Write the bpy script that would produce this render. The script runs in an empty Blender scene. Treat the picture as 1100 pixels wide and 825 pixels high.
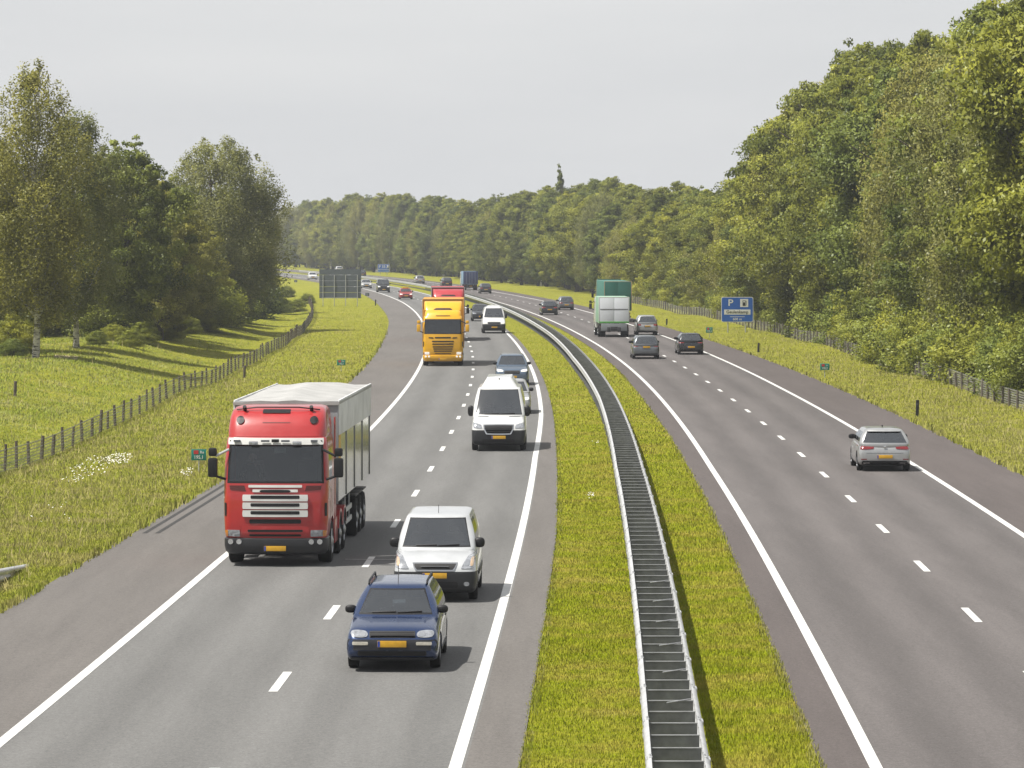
import bpy, bmesh, math, random
import numpy as np
from mathutils import Vector, Matrix
from mathutils.bvhtree import BVHTree

random.seed(7)
rng = np.random.default_rng(7)
S = bpy.context.scene
COL = S.collection
PI = math.pi

# ------------------------------------------------------------------ camera calibration (metres)
CAM_H, FPX, VH = 7.75, 4080.0, 258.5          # eye height, focal length in photo pixels (1100 wide), horizon row


def at(u, v, h=0.0):
    """point at height h seen at photo pixel (u, v)"""
    d = FPX * (CAM_H - h) / (v - VH)
    return ((u - 550.0) / FPX * d, d)


# ------------------------------------------------------------------ road axis: x of the left carriageway's inner line
_cy = [50, 80, 110, 140, 170, 200, 230, 260, 290, 320, 350, 380, 410, 440, 470, 500]
_cx = [-.88, -.09, .58, 1.03, 1.27, 1.33, 1.17, .74, .09, -.71, -1.66, -2.78, -4.10, -5.62, -7.32, -9.18]
for y in range(530, 2000, 30):
    t = y - 500
    _cy.append(y)
    _cx.append(-9.18 - .0645 * t - .5 * 2.3e-4 * t * t)
for k in range(1, 6):
    _cy.insert(0, 50 - 30 * k)
    _cx.insert(0, -.88 - .027 * 30 * k - .5 * 1.5e-4 * (30 * k) ** 2)
_cy = np.array(_cy, float)
_cx = np.array(_cx, float)
for _ in range(2):
    _cx[1:-1] = .25 * _cx[:-2] + .5 * _cx[1:-1] + .25 * _cx[2:]
_ct = np.gradient(_cx, _cy)


def c(y):
    y = np.asarray(y, float)
    i = np.clip(np.searchsorted(_cy, y) - 1, 0, len(_cy) - 2)
    h = _cy[i + 1] - _cy[i]
    t = np.clip((y - _cy[i]) / h, 0, 1)
    return ((2 * t**3 - 3 * t**2 + 1) * _cx[i] + (t**3 - 2 * t**2 + t) * h * _ct[i]
            + (-2 * t**3 + 3 * t**2) * _cx[i + 1] + (t**3 - t**2) * h * _ct[i + 1])


def slope(y):
    return float((c(y + 3) - c(y - 3)) / 6)


def curve(off, tab=((0, 0),)):
    ty = [p[0] for p in tab]
    tx = [p[1] for p in tab]
    return lambda y: c(y) + off + np.interp(y, ty, tx)


L_EDGE = curve(-10.4, ((50, -.3), (100, .05), (125, .35), (211, .28), (311, .57), (365, .84), (442, .9), (550, 1.5)))
L_LINE = curve(-7.05, ((50, -.15), (93, -.15), (157, .15), (231, .37), (388, .77), (475, 1.1)))
L_DASH = curve(-3.59, ((60, 0), (150, .07), (231, .2), (388, .4), (500, .55)))
L_RIGHT = curve(0, ((50, -.07), (136, -.05), (170, .13), (260, .15), (338, .35)))
L_REDGE = curve(.8, ((100, .08), (136, -.08), (236, -.25), (302, -.1)))
RAIL_L = curve(2.77, ((50, 0), (118, -.13), (171, 0), (230, -.1), (290, .1)))
RAIL_R = curve(3.51, ((50, 0), (118, -.08), (171, 0), (230, 0), (290, .1)))
R_LEDGE = curve(5.32, ((50, 0), (187, -.15), (238, 0), (341, .1)))
R_LLINE = curve(6.1, ((50, .03), (130, -.1), (282, .1)))
R_DASH = curve(9.62, ((78, .08), (110, 0), (160, -.08), (300, -.1), (420, -.2)))
R_RLINE = curve(13.0, ((100, .16), (200, -.1), (314, -.25), (416, -.46), (485, -.5), (573, -.9)))
R_REDGE = curve(15.84, ((126, .3), (236, -.1), (300, -.4), (378, -1.0), (573, -1.4)))
FENCE_L = curve(-17.6, ((60, -.3), (126, -.3), (165, -.6), (233, -.1), (283, .6), (365, .6), (475, -.2)))
FENCE_R = curve(22.2, ((100, .2), (212, -.2), (265, .3), (318, .8), (430, 0)))


def gz(x, y):
    """height of the ground beside the road"""
    o = np.asarray(x, float) - c(y)
    left = np.clip((-o - 12) / 6, 0, 1)
    right = np.clip((o - 17.5) / 6, 0, 1)
    bump = .10 * np.sin(.31 * o + .07 * y) + .07 * np.sin(.17 * y + 1.3 + .4 * o) + .06 * np.sin(.53 * o - .11 * y)
    b = np.clip((-o - 20.5) / 7.5, 0, 1)
    ditch = -.25 * np.exp(-((o + 19.4) / 1.5) ** 2) + 1.05 * b * b * (3 - 2 * b)
    return -.03 + (left + right) * bump + ditch


# ------------------------------------------------------------------ materials
def new_mat(name):
    m = bpy.data.materials.new(name)
    m.use_nodes = True
    nt = m.node_tree
    b = nt.nodes['Principled BSDF']
    return m, nt, b


def lk(nt, a, b):
    nt.links.new(a, b)


def nd(nt, t, **kw):
    n = nt.nodes.new(t)
    for k, v in kw.items():
        setattr(n, k, v)
    return n


def noise(nt, scale, detail=4, rough=.6, coord='Object', stretch=None):
    tc = nd(nt, 'ShaderNodeTexCoord')
    n = nd(nt, 'ShaderNodeTexNoise')
    n.inputs['Scale'].default_value = scale
    n.inputs['Detail'].default_value = detail
    n.inputs['Roughness'].default_value = rough
    src = tc.outputs[coord]
    if stretch:
        mp = nd(nt, 'ShaderNodeMapping')
        mp.inputs['Scale'].default_value = stretch
        lk(nt, src, mp.inputs['Vector'])
        src = mp.outputs['Vector']
    lk(nt, src, n.inputs['Vector'])
    return n.outputs['Fac']


def ramp(nt, fac, stops):
    r = nd(nt, 'ShaderNodeValToRGB')
    e = r.color_ramp.elements
    while len(e) < len(stops):
        e.new(.5)
    for k, (p, col) in enumerate(stops):
        e[k].position = p
        e[k].color = (*col, 1) if len(col) == 3 else col
    lk(nt, fac, r.inputs['Fac'])
    return r.outputs['Color']


def mulc(nt, a, b, fac=1.0, mode='MULTIPLY'):
    m = nd(nt, 'ShaderNodeMix', data_type='RGBA', blend_type=mode)
    if isinstance(fac, float):
        m.inputs[0].default_value = fac
    else:
        lk(nt, fac, m.inputs[0])
    for k, s in ((6, a), (7, b)):
        if isinstance(s, tuple):
            m.inputs[k].default_value = (*s, 1)
        else:
            lk(nt, s, m.inputs[k])
    return m.outputs[2]


def g3(v):
    return (v, v, v)


_M = {}


def plain(name, col, rough=.5, metal=0., var=.12, scale=3., coat=0., bump=0., emit=None, spec=.5):
    if name in _M:
        return _M[name]
    m, nt, b = new_mat(name)
    col = tuple(q * .82 for q in col)
    f = noise(nt, scale)
    col_o = mulc(nt, col, ramp(nt, f, ((.3, g3(1 - var)), (.7, g3(1 + var * .5)))))
    lk(nt, col_o, b.inputs['Base Color'])
    b.inputs['Roughness'].default_value = rough
    b.inputs['Metallic'].default_value = metal
    b.inputs['Coat Weight'].default_value = coat
    b.inputs['Coat Roughness'].default_value = .06
    b.inputs['Specular IOR Level'].default_value = spec
    if bump:
        bp = nd(nt, 'ShaderNodeBump')
        bp.inputs['Strength'].default_value = bump
        bp.inputs['Distance'].default_value = .02
        lk(nt, noise(nt, scale * 8), bp.inputs['Height'])
        lk(nt, bp.outputs['Normal'], b.inputs['Normal'])
    if emit:
        b.inputs['Emission Color'].default_value = (*emit[0], 1)
        b.inputs['Emission Strength'].default_value = emit[1]
    _M[name] = m
    return m


def paint(name, col, metal=.0, rough=.32):
    if name in _M:
        return _M[name]
    m, nt, b = new_mat(name)
    col = tuple(q * .8 for q in col)
    tc = nd(nt, 'ShaderNodeTexCoord')
    sp = nd(nt, 'ShaderNodeSeparateXYZ')
    lk(nt, tc.outputs['Object'], sp.inputs[0])
    n = noise(nt, 2.2, 5)
    mx = nd(nt, 'ShaderNodeMath', operation='MULTIPLY_ADD')          # road dust on the lower panels
    lk(nt, sp.outputs['Z'], mx.inputs[0])
    mx.inputs[1].default_value = -.55
    mx.inputs[2].default_value = .36
    ad = nd(nt, 'ShaderNodeMath', operation='MULTIPLY', use_clamp=True)
    lk(nt, mx.outputs[0], ad.inputs[0])
    lk(nt, n, ad.inputs[1])
    cc = mulc(nt, col, (.16, .145, .12), ad.outputs[0], 'MIX')
    cc = mulc(nt, cc, ramp(nt, n, ((.3, g3(.9)), (.7, g3(1.05)))))
    lk(nt, cc, b.inputs['Base Color'])
    rr = nd(nt, 'ShaderNodeMath', operation='MULTIPLY_ADD')
    lk(nt, n, rr.inputs[0])
    rr.inputs[1].default_value = .25
    rr.inputs[2].default_value = rough - .12
    lk(nt, rr.outputs[0], b.inputs['Roughness'])
    b.inputs['Metallic'].default_value = metal
    b.inputs['Coat Weight'].default_value = .7
    b.inputs['Coat Roughness'].default_value = .05
    _M[name] = m
    return m


def glass_mat(name='window_glass', ior=2.6):
    m, nt, b = new_mat(name)
    out = nt.nodes['Material Output']
    tr = nd(nt, 'ShaderNodeBsdfTransparent')
    tr.inputs[0].default_value = (.34, .40, .42, 1)
    gl = nd(nt, 'ShaderNodeBsdfGlossy')
    gl.inputs['Roughness'].default_value = .03
    gl.inputs['Color'].default_value = (.92, .96, 1, 1)
    fr = nd(nt, 'ShaderNodeFresnel')
    fr.inputs['IOR'].default_value = ior
    mix = nd(nt, 'ShaderNodeMixShader')
    lk(nt, fr.outputs[0], mix.inputs[0])
    lk(nt, tr.outputs[0], mix.inputs[1])
    lk(nt, gl.outputs[0], mix.inputs[2])
    lk(nt, mix.outputs[0], out.inputs['Surface'])
    return m


def road_mat(name, col, tint=.10, tracks=.10):
    m, nt, b = new_mat(name)
    col = tuple(q * .76 for q in col)
    grain = ramp(nt, noise(nt, 22, 3, .8), ((.25, g3(.62)), (.75, g3(1.38))))
    big = ramp(nt, noise(nt, .35, 6, .65, stretch=(1, .12, 1)), ((.3, g3(1 - tint)), (.7, g3(1 + tint))))
    mid = ramp(nt, noise(nt, 2.4, 5, .7, stretch=(1, .06, 1)), ((.3, g3(1 - tint * .7)), (.7, g3(1 + tint * .7))))
    cc = mulc(nt, col, grain)
    cc = mulc(nt, cc, big)
    cc = mulc(nt, cc, mid)
    cc = mulc(nt, cc, ramp(nt, noise(nt, 7, 4, .75), ((.3, g3(.84)), (.7, g3(1.16)))))
    if tracks:                                                       # worn wheel tracks along the lanes, from the lateral UV
        uv = nd(nt, 'ShaderNodeUVMap')
        sp = nd(nt, 'ShaderNodeSeparateXYZ')
        lk(nt, uv.outputs[0], sp.inputs[0])
        w = nd(nt, 'ShaderNodeMath', operation='MULTIPLY')
        lk(nt, sp.outputs[0], w.inputs[0])
        w.inputs[1].default_value = 2 * PI / 1.75
        s = nd(nt, 'ShaderNodeMath', operation='SINE')
        lk(nt, w.outputs[0], s.inputs[0])
        s2 = nd(nt, 'ShaderNodeMath', operation='MULTIPLY_ADD')
        lk(nt, s.outputs[0], s2.inputs[0])
        s2.inputs[1].default_value = .5
        s2.inputs[2].default_value = .5
        cc = mulc(nt, cc, ramp(nt, s2.outputs[0], ((.0, g3(1 - tracks)), (1, g3(1 + tracks * .4)))))
    lk(nt, cc, b.inputs['Base Color'])
    b.inputs['Roughness'].default_value = .86
    b.inputs['Specular IOR Level'].default_value = .3
    bp = nd(nt, 'ShaderNodeBump')
    bp.inputs['Strength'].default_value = .3
    bp.inputs['Distance'].default_value = .01
    lk(nt, noise(nt, 40, 2, .7), bp.inputs['Height'])
    lk(nt, bp.outputs['Normal'], b.inputs['Normal'])
    return m


def leaf_mat(name, lo, hi, trans=.35, rnd=.35):
    """leaf colour: a tone stored per leaf, and one hue shift per plant"""
    m, nt, b = new_mat(name)
    out = nt.nodes['Material Output']
    at_ = nd(nt, 'ShaderNodeAttribute', attribute_name='tone')
    oi = nd(nt, 'ShaderNodeObjectInfo')
    cc = mulc(nt, lo, hi, at_.outputs['Fac'], 'MIX')
    tint = ramp(nt, oi.outputs['Random'], ((0, (1 - rnd * .7, 1 - rnd * .45, 1.0)), (.5, (1, 1, .9)), (1, (1 + rnd * .7, 1 + rnd * .45, .8))))
    cc = mulc(nt, cc, tint)
    d = nd(nt, 'ShaderNodeBsdfDiffuse')
    t = nd(nt, 'ShaderNodeBsdfTranslucent')
    lk(nt, cc, d.inputs[0])
    lk(nt, mulc(nt, cc, (1.15, 1.15, .6)), t.inputs[0])
    ao = nd(nt, 'ShaderNodeAttribute', attribute_name='out')         # leaves face mostly outwards from their twig
    vt = nd(nt, 'ShaderNodeVectorTransform', vector_type='VECTOR', convert_from='OBJECT', convert_to='WORLD')
    lk(nt, ao.outputs['Vector'], vt.inputs[0])
    n0 = nd(nt, 'ShaderNodeVectorMath', operation='NORMALIZE')
    lk(nt, vt.outputs[0], n0.inputs[0])
    g = nd(nt, 'ShaderNodeNewGeometry')
    s1 = nd(nt, 'ShaderNodeVectorMath', operation='SCALE')
    lk(nt, g.outputs['Normal'], s1.inputs[0])
    s1.inputs['Scale'].default_value = .55
    ad = nd(nt, 'ShaderNodeVectorMath', operation='ADD')
    lk(nt, s1.outputs[0], ad.inputs[0])
    lk(nt, n0.outputs[0], ad.inputs[1])
    n1 = nd(nt, 'ShaderNodeVectorMath', operation='NORMALIZE')
    lk(nt, ad.outputs[0], n1.inputs[0])
    lk(nt, n1.outputs[0], d.inputs['Normal'])
    mx = nd(nt, 'ShaderNodeMixShader')
    mx.inputs[0].default_value = trans
    lk(nt, d.outputs[0], mx.inputs[1])
    lk(nt, t.outputs[0], mx.inputs[2])
    gl = nd(nt, 'ShaderNodeBsdfGlossy')
    gl.inputs['Roughness'].default_value = .45
    gl.inputs['Color'].default_value = (.8, .85, .8, 1)
    m2 = nd(nt, 'ShaderNodeMixShader')
    m2.inputs[0].default_value = .02
    lk(nt, mx.outputs[0], m2.inputs[1])
    lk(nt, gl.outputs[0], m2.inputs[2])
    lk(nt, m2.outputs[0], out.inputs['Surface'])
    return m


def up_normal(nt, bsdf, k):
    """blades stand in a sward: shade them partly like the sward's upper side"""
    g = nd(nt, 'ShaderNodeNewGeometry')
    s = nd(nt, 'ShaderNodeVectorMath', operation='SCALE')
    lk(nt, g.outputs['Normal'], s.inputs[0])
    s.inputs['Scale'].default_value = 1 - k
    a = nd(nt, 'ShaderNodeVectorMath', operation='ADD')
    lk(nt, s.outputs[0], a.inputs[0])
    a.inputs[1].default_value = (0, 0, k)
    n = nd(nt, 'ShaderNodeVectorMath', operation='NORMALIZE')
    lk(nt, a.outputs[0], n.inputs[0])
    lk(nt, n.outputs[0], bsdf.inputs['Normal'])


def grass_mat(name, lo, hi, dry):
    m, nt, b = new_mat(name)
    out = nt.nodes['Material Output']
    at_ = nd(nt, 'ShaderNodeAttribute', attribute_name='tone')
    cc = mulc(nt, lo, hi, at_.outputs['Fac'], 'MIX')
    patch = ramp(nt, noise(nt, .5, 6, .7), ((.44, g3(0)), (.62, g3(1))))
    cc = mulc(nt, cc, dry, patch, 'MIX')
    cc = mulc(nt, cc, ramp(nt, noise(nt, 1.9, 5, .7), ((.3, g3(.7)), (.7, g3(1.22)))))
    d = nd(nt, 'ShaderNodeBsdfDiffuse')
    t = nd(nt, 'ShaderNodeBsdfTranslucent')
    lk(nt, cc, d.inputs[0])
    lk(nt, cc, t.inputs[0])
    up_normal(nt, d, .74)
    mx = nd(nt, 'ShaderNodeMixShader')
    mx.inputs[0].default_value = .22
    lk(nt, d.outputs[0], mx.inputs[1])
    lk(nt, t.outputs[0], mx.inputs[2])
    lk(nt, mx.outputs[0], out.inputs['Surface'])
    return m


def ground_mat():
    m, nt, b = new_mat('verge_ground')
    a = ramp(nt, noise(nt, .25, 6, .65), ((.3, (.17, .185, .014)), (.55, (.23, .23, .02)), (.75, (.27, .245, .06))))
    a = mulc(nt, a, ramp(nt, noise(nt, 3.5, 5, .7), ((.3, g3(.7)), (.7, g3(1.25)))))
    a = mulc(nt, a, ramp(nt, noise(nt, 14, 3, .7), ((.3, g3(.72)), (.7, g3(1.25)))))
    lk(nt, a, b.inputs['Base Color'])
    b.inputs['Roughness'].default_value = .95
    b.inputs['Specular IOR Level'].default_value = .1
    bp = nd(nt, 'ShaderNodeBump')
    bp.inputs['Strength'].default_value = .8
    bp.inputs['Distance'].default_value = .12
    lk(nt, noise(nt, 6, 5, .7), bp.inputs['Height'])
    lk(nt, bp.outputs['Normal'], b.inputs['Normal'])
    return m


GLASS = glass_mat()
LORRY_GLASS = glass_mat('lorry_glass', 1.9)
BLACK = plain('black_plastic', (.011, .011, .013), .5, spec=.35)
DGREY = plain('dark_grey_plastic', (.032, .032, .036), .6)
TYRE = plain('tyre_rubber', (.015, .0145, .014), .85, spec=.25)
RIM = plain('rim_alloy', (.42, .43, .45), .35, .8)
DRIM = plain('steel_rim', (.12, .12, .125), .5, .5)
INNER = plain('cabin_interior', (.024, .024, .027), .8)
LAMP = plain('headlamp_lens', (.44, .46, .50), .12, .35, .4, 14, 1.0)
LAMPLIT = plain('lit_headlamp', (.6, .6, .58), .2, 0, .3, 14, 1, 0, ((1, .96, .86), .4))
REFL = plain('lamp_reflector', (.75, .77, .8), .15, .9)
TAIL = plain('tail_lamp_lens', (.22, .008, .012), .15, 0, .25, 10, 1)
AMBER = plain('amber_lens', (.6, .22, .03), .2, 0, .1, 10, 1)
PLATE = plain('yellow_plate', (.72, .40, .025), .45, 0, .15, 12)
PBLUE = plain('plate_blue_band', (.02, .07, .38), .45)
CHROME = plain('chrome', (.75, .76, .78), .12, 1.)
STEEL = plain('galvanised_steel', (.60, .61, .62), .42, .55, .16, 5)
WHITEP = plain('white_plastic', (.74, .74, .72), .45)

# ------------------------------------------------------------------ objects
def link(o, parent=None):
    COL.objects.link(o)
    if parent is not None:
        o.parent = parent
    return o


def tag(o, label=None, cat=None, group=None, kind=None):
    if label:
        o['label'] = label
    if cat:
        o['category'] = cat
    if group:
        o['group'] = group
    if kind:
        o['kind'] = kind
    return o


def thing(name, label, cat, loc=(0, 0, 0), rz=0., group=None):
    o = link(bpy.data.objects.new(name, None))
    o.empty_display_size = .3
    o.location = loc
    o.rotation_euler = (0, 0, rz)
    return tag(o, label, cat, group)


def fin(bm, name, mat, parent=None, smooth=True, ang=40):
    me = bpy.data.meshes.new(name)
    bmesh.ops.recalc_face_normals(bm, faces=bm.faces[:])
    if smooth:
        lim = math.radians(ang)
        for e in bm.edges:
            e.smooth = not (len(e.link_faces) == 2 and e.calc_face_angle(0) > lim)
        for f in bm.faces:
            f.smooth = True
    bm.to_mesh(me)
    bm.free()
    me.materials.append(mat)
    return link(bpy.data.objects.new(name, me), parent)


def raw(name, verts, faces, mat, parent=None, tone=None, smooth=False, out=None):
    """numpy mesh: faces is an (n, k) array"""
    me = bpy.data.meshes.new(name)
    v = np.asarray(verts, np.float32)
    f = np.asarray(faces, np.int32)
    n, k = f.shape
    me.vertices.add(len(v))
    me.vertices.foreach_set('co', v.ravel())
    me.loops.add(n * k)
    me.loops.foreach_set('vertex_index', f.ravel())
    me.polygons.add(n)
    me.polygons.foreach_set('loop_start', np.arange(0, n * k, k, dtype=np.int32))
    me.polygons.foreach_set('loop_total', np.full(n, k, np.int32))
    if smooth:
        me.polygons.foreach_set('use_smooth', np.ones(n, bool))
    me.update(calc_edges=True)
    if tone is not None:
        a = me.attributes.new('tone', 'FLOAT', 'FACE')
        a.data.foreach_set('value', np.asarray(tone, np.float32))
    if out is not None:
        a = me.attributes.new('out', 'FLOAT_VECTOR', 'FACE')
        a.data.foreach_set('vector', np.asarray(out, np.float32).ravel())
    me.materials.append(mat)
    return link(bpy.data.objects.new(name, me), parent)


def box(bm, x0, x1, y0, y1, z0, z1, bev=0.):
    b2 = bmesh.new()
    bmesh.ops.create_cube(b2, size=1)
    for v in b2.verts:
        v.co = Vector(((x0 + x1) / 2 + v.co.x * (x1 - x0), (y0 + y1) / 2 + v.co.y * (y1 - y0), (z0 + z1) / 2 + v.co.z * (z1 - z0)))
    if bev:
        bmesh.ops.bevel(b2, geom=b2.edges[:], offset=min(bev, .45 * min(abs(x1 - x0), abs(y1 - y0), abs(z1 - z0))), segments=2, profile=.6, affect='EDGES')
    me = bpy.data.meshes.new('tmp')
    b2.to_mesh(me)
    b2.free()
    bm.from_mesh(me)
    bpy.data.meshes.remove(me)


def B(name, mat, parent, *boxes, bev=0., smooth=True):
    bm = bmesh.new()
    for q in boxes:
        box(bm, *q, bev=bev)
    return fin(bm, name, mat, parent, smooth, 30)


def tube(bm, pts, r, n=8, cap=True):
    """tapered tube through pts; r a number or one radius per point"""
    pts = [Vector(p) for p in pts]
    rs = r if hasattr(r, '__len__') else [r] * len(pts)
    rings = []
    for i, p in enumerate(pts):
        d = (pts[min(i + 1, len(pts) - 1)] - pts[max(i - 1, 0)]).normalized()
        a = Vector((0, 0, 1)) if abs(d.z) < .9 else Vector((1, 0, 0))
        s = d.cross(a).normalized()
        t = d.cross(s)
        rings.append([bm.verts.new(p + (s * math.cos(2 * PI * k / n) + t * math.sin(2 * PI * k / n)) * rs[i]) for k in range(n)])
    for a, b in zip(rings, rings[1:]):
        for k in range(n):
            bm.faces.new((a[k], a[(k + 1) % n], b[(k + 1) % n], b[k]))
    if cap:
        bm.faces.new(rings[0])
        bm.faces.new(rings[-1])


def lathe(bm, prof, axis='x', n=24, cen=(0, 0, 0), closed=True):
    """revolve (a, r) pairs about an axis through cen"""
    rings = []
    for a, r in prof:
        ring = []
        for k in range(n):
            t = 2 * PI * k / n
            p = {'x': (a, r * math.cos(t), r * math.sin(t)), 'y': (r * math.cos(t), a, r * math.sin(t)), 'z': (r * math.cos(t), r * math.sin(t), a)}[axis]
            ring.append(bm.verts.new((cen[0] + p[0], cen[1] + p[1], cen[2] + p[2])))
        rings.append(ring)
    pairs = list(zip(rings, rings[1:]))
    if closed:
        pairs.append((rings[-1], rings[0]))
    for a, b in pairs:
        for k in range(n):
            bm.faces.new((a[k], a[(k + 1) % n], b[(k + 1) % n], b[k]))
    if not closed:
        bm.faces.new(rings[0])
        bm.faces.new(rings[-1])


def loft(rings, cap=True):
    bm = bmesh.new()
    vs = [[bm.verts.new(p) for p in r] for r in rings]
    n = len(vs[0])
    for a, b in zip(vs, vs[1:]):
        for k in range(n):
            bm.faces.new((a[k], a[(k + 1) % n], b[(k + 1) % n], b[k]))
    if cap:
        bm.faces.new(vs[0])
        bm.faces.new(vs[-1])
    return bm


def evaluated(bm, mods):
    """run modifiers on a bmesh and give back a bmesh"""
    bmesh.ops.recalc_face_normals(bm, faces=bm.faces[:])
    me = bpy.data.meshes.new('tmp')
    bm.to_mesh(me)
    bm.free()
    o = link(bpy.data.objects.new('tmp', me))
    extra = []
    for kind, arg in mods:
        if kind == 'sub':
            md = o.modifiers.new('s', 'SUBSURF')
            md.levels = md.render_levels = arg
        else:
            cm = bpy.data.meshes.new('cut')
            bmesh.ops.recalc_face_normals(arg, faces=arg.faces[:])
            arg.to_mesh(cm)
            arg.free()
            co = link(bpy.data.objects.new('cut', cm))
            extra.append((co, cm))
            md = o.modifiers.new('b', 'BOOLEAN')
            md.operation = 'DIFFERENCE'
            md.object = co
            md.solver = 'EXACT'
    dg = bpy.context.evaluated_depsgraph_get()
    m2 = bpy.data.meshes.new_from_object(o.evaluated_get(dg))
    res = bmesh.new()
    res.from_mesh(m2)
    bpy.data.objects.remove(o)
    bpy.data.meshes.remove(me)
    bpy.data.meshes.remove(m2)
    for co, cm in extra:
        bpy.data.objects.remove(co)
        bpy.data.meshes.remove(cm)
    res.normal_update()
    return res


AX = {'front': (0, 2, Vector((0, -1, 0))), 'rear': (0, 2, Vector((0, 1, 0))), 'left': (1, 2, Vector((-1, 0, 0))), 'right': (1, 2, Vector((1, 0, 0)))}


def cut_panel(bm, poly, view, name, mat, parent, lim=.22, push=0., dmin=-99.):
    """cut a convex polygon (seen from `view`) out of a shell and make it a part of its own"""
    i, j, dr = AX[view]
    cx = sum(p[0] for p in poly) / len(poly)
    cz = sum(p[1] for p in poly) / len(poly)
    bm.normal_update()
    fs = [f for f in bm.faces if f.normal.dot(dr) > lim and f.calc_center_median().dot(dr) > dmin]
    n = len(poly)
    for k in range(n):
        a, b = poly[k], poly[(k + 1) % n]
        no = [0, 0, 0]
        no[i], no[j] = b[1] - a[1], a[0] - b[0]
        co = [0, 0, 0]
        co[i], co[j] = a
        geom = set(fs)
        for f in fs:
            geom.update(f.edges)
            geom.update(f.verts)
        r = bmesh.ops.bisect_plane(bm, geom=list(geom), dist=1e-5, plane_co=co, plane_no=no)
        fs = [f for f in r['geom'] if isinstance(f, bmesh.types.BMFace) and f.is_valid]

    def inside(f):
        m = f.calc_center_median()
        for k in range(n):
            a, b = poly[k], poly[(k + 1) % n]
            s = (b[0] - a[0]) * (m[j] - a[1]) - (b[1] - a[1]) * (m[i] - a[0])
            s0 = (b[0] - a[0]) * (cz - a[1]) - (b[1] - a[1]) * (cx - a[0])
            if s * s0 < 0:
                return False
        return True
    sel = [f for f in fs if inside(f)]
    if not sel:
        return None
    nb = bmesh.new()
    mp = {}
    for f in sel:
        vs = []
        for v in f.verts:
            if v not in mp:
                mp[v] = nb.verts.new(v.co + dr * push)
            vs.append(mp[v])
        try:
            nb.faces.new(vs)
        except ValueError:
            pass
    bmesh.ops.delete(bm, geom=sel, context='FACES')
    me = bpy.data.meshes.new(name)
    for f in nb.faces:
        f.smooth = True
    nb.to_mesh(me)
    nb.free()
    me.materials.append(mat)
    return link(bpy.data.objects.new(name, me), parent)


def plate(bvh, quad, view, name, mat, parent, off=.004, thick=.012, rnd=0., nx=10, nz=5):
    """a thin plate that follows the body surface under a quad (seen from `view`)"""
    i, j, dr = AX[view]
    bm = bmesh.new()
    q = [Vector(p) for p in quad]
    top, bot = {}, {}
    last = None
    for a in range(nx + 1):
        for b in range(nz + 1):
            s, t = a / nx, b / nz
            if rnd:
                p, w = 2 * s - 1, 2 * t - 1
                p2, w2 = p * math.sqrt(1 - rnd * w * w / 2), w * math.sqrt(1 - rnd * p * p / 2)
                s, t = (p2 + 1) / 2, (w2 + 1) / 2
            m = q[0] * (1 - s) * (1 - t) + q[1] * s * (1 - t) + q[2] * s * t + q[3] * (1 - s) * t
            o = [0, 0, 0]
            o[i], o[j] = m.x, m.y
            o = Vector(o)
            h = bvh.ray_cast(o + dr * 20, -dr)
            if h[0] is None:
                h = (bvh.find_nearest(o + dr * (last if last is not None else 2.0))[0],)
            dep = h[0].dot(dr)
            last = dep
            base = o + dr * dep
            top[a, b] = bm.verts.new(base + dr * (off + thick))
            bot[a, b] = bm.verts.new(base + dr * (off - .004))
    for a in range(nx):
        for b in range(nz):
            bm.faces.new((top[a, b], top[a + 1, b], top[a + 1, b + 1], top[a, b + 1]))
            bm.faces.new((bot[a, b], bot[a, b + 1], bot[a + 1, b + 1], bot[a + 1, b]))
    rim = [(a, 0) for a in range(nx)] + [(nx, b) for b in range(nz)] + [(a, nz) for a in range(nx, 0, -1)] + [(0, b) for b in range(nz, 0, -1)]
    for k in range(len(rim)):
        p, r = rim[k], rim[(k + 1) % len(rim)]
        bm.faces.new((top[p], bot[p], bot[r], top[r]))
    return fin(bm, name, mat, parent, True, 35)


def rect(x0, x1, z0, z1):
    return [(x0, z0), (x1, z0), (x1, z1), (x0, z1)]


def mir(q):
    return [(-p[0], p[1]) for p in q]


def ring_rr(hw, y0, y1, z, r, bow_f=0., bow_r=0., n=5, m=6):
    """rounded rectangle in plan, half width hw, from y0 (front) to y1; the ends bow outwards"""
    pts = []
    r = min(r, hw * .9, (y1 - y0) * .45)
    cor = [(hw - r, y0 + r, -PI / 2, 0), (hw - r, y1 - r, 0, PI / 2), (-hw + r, y1 - r, PI / 2, PI), (-hw + r, y0 + r, PI, 1.5 * PI)]
    segs = []
    for (cx, cy, a0, a1) in cor:
        segs.append([(cx + r * math.cos(a0 + (a1 - a0) * k / n), cy + r * math.sin(a0 + (a1 - a0) * k / n)) for k in range(n + 1)])
    for s in range(4):
        pts += segs[s]
        a, b = segs[s][-1], segs[(s + 1) % 4][0]
        pts += [(a[0] + (b[0] - a[0]) * k / m, a[1] + (b[1] - a[1]) * k / m) for k in range(1, m)]
    out = []
    for x, y in pts:
        k = max(0, 1 - (x / hw) ** 2)
        f = (y - y0) / (y1 - y0)
        out.append((x, y - bow_f * k * max(0, 1 - 2.5 * f) + bow_r * k * max(0, 1 - 2.5 * (1 - f)), z))
    return out


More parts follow.
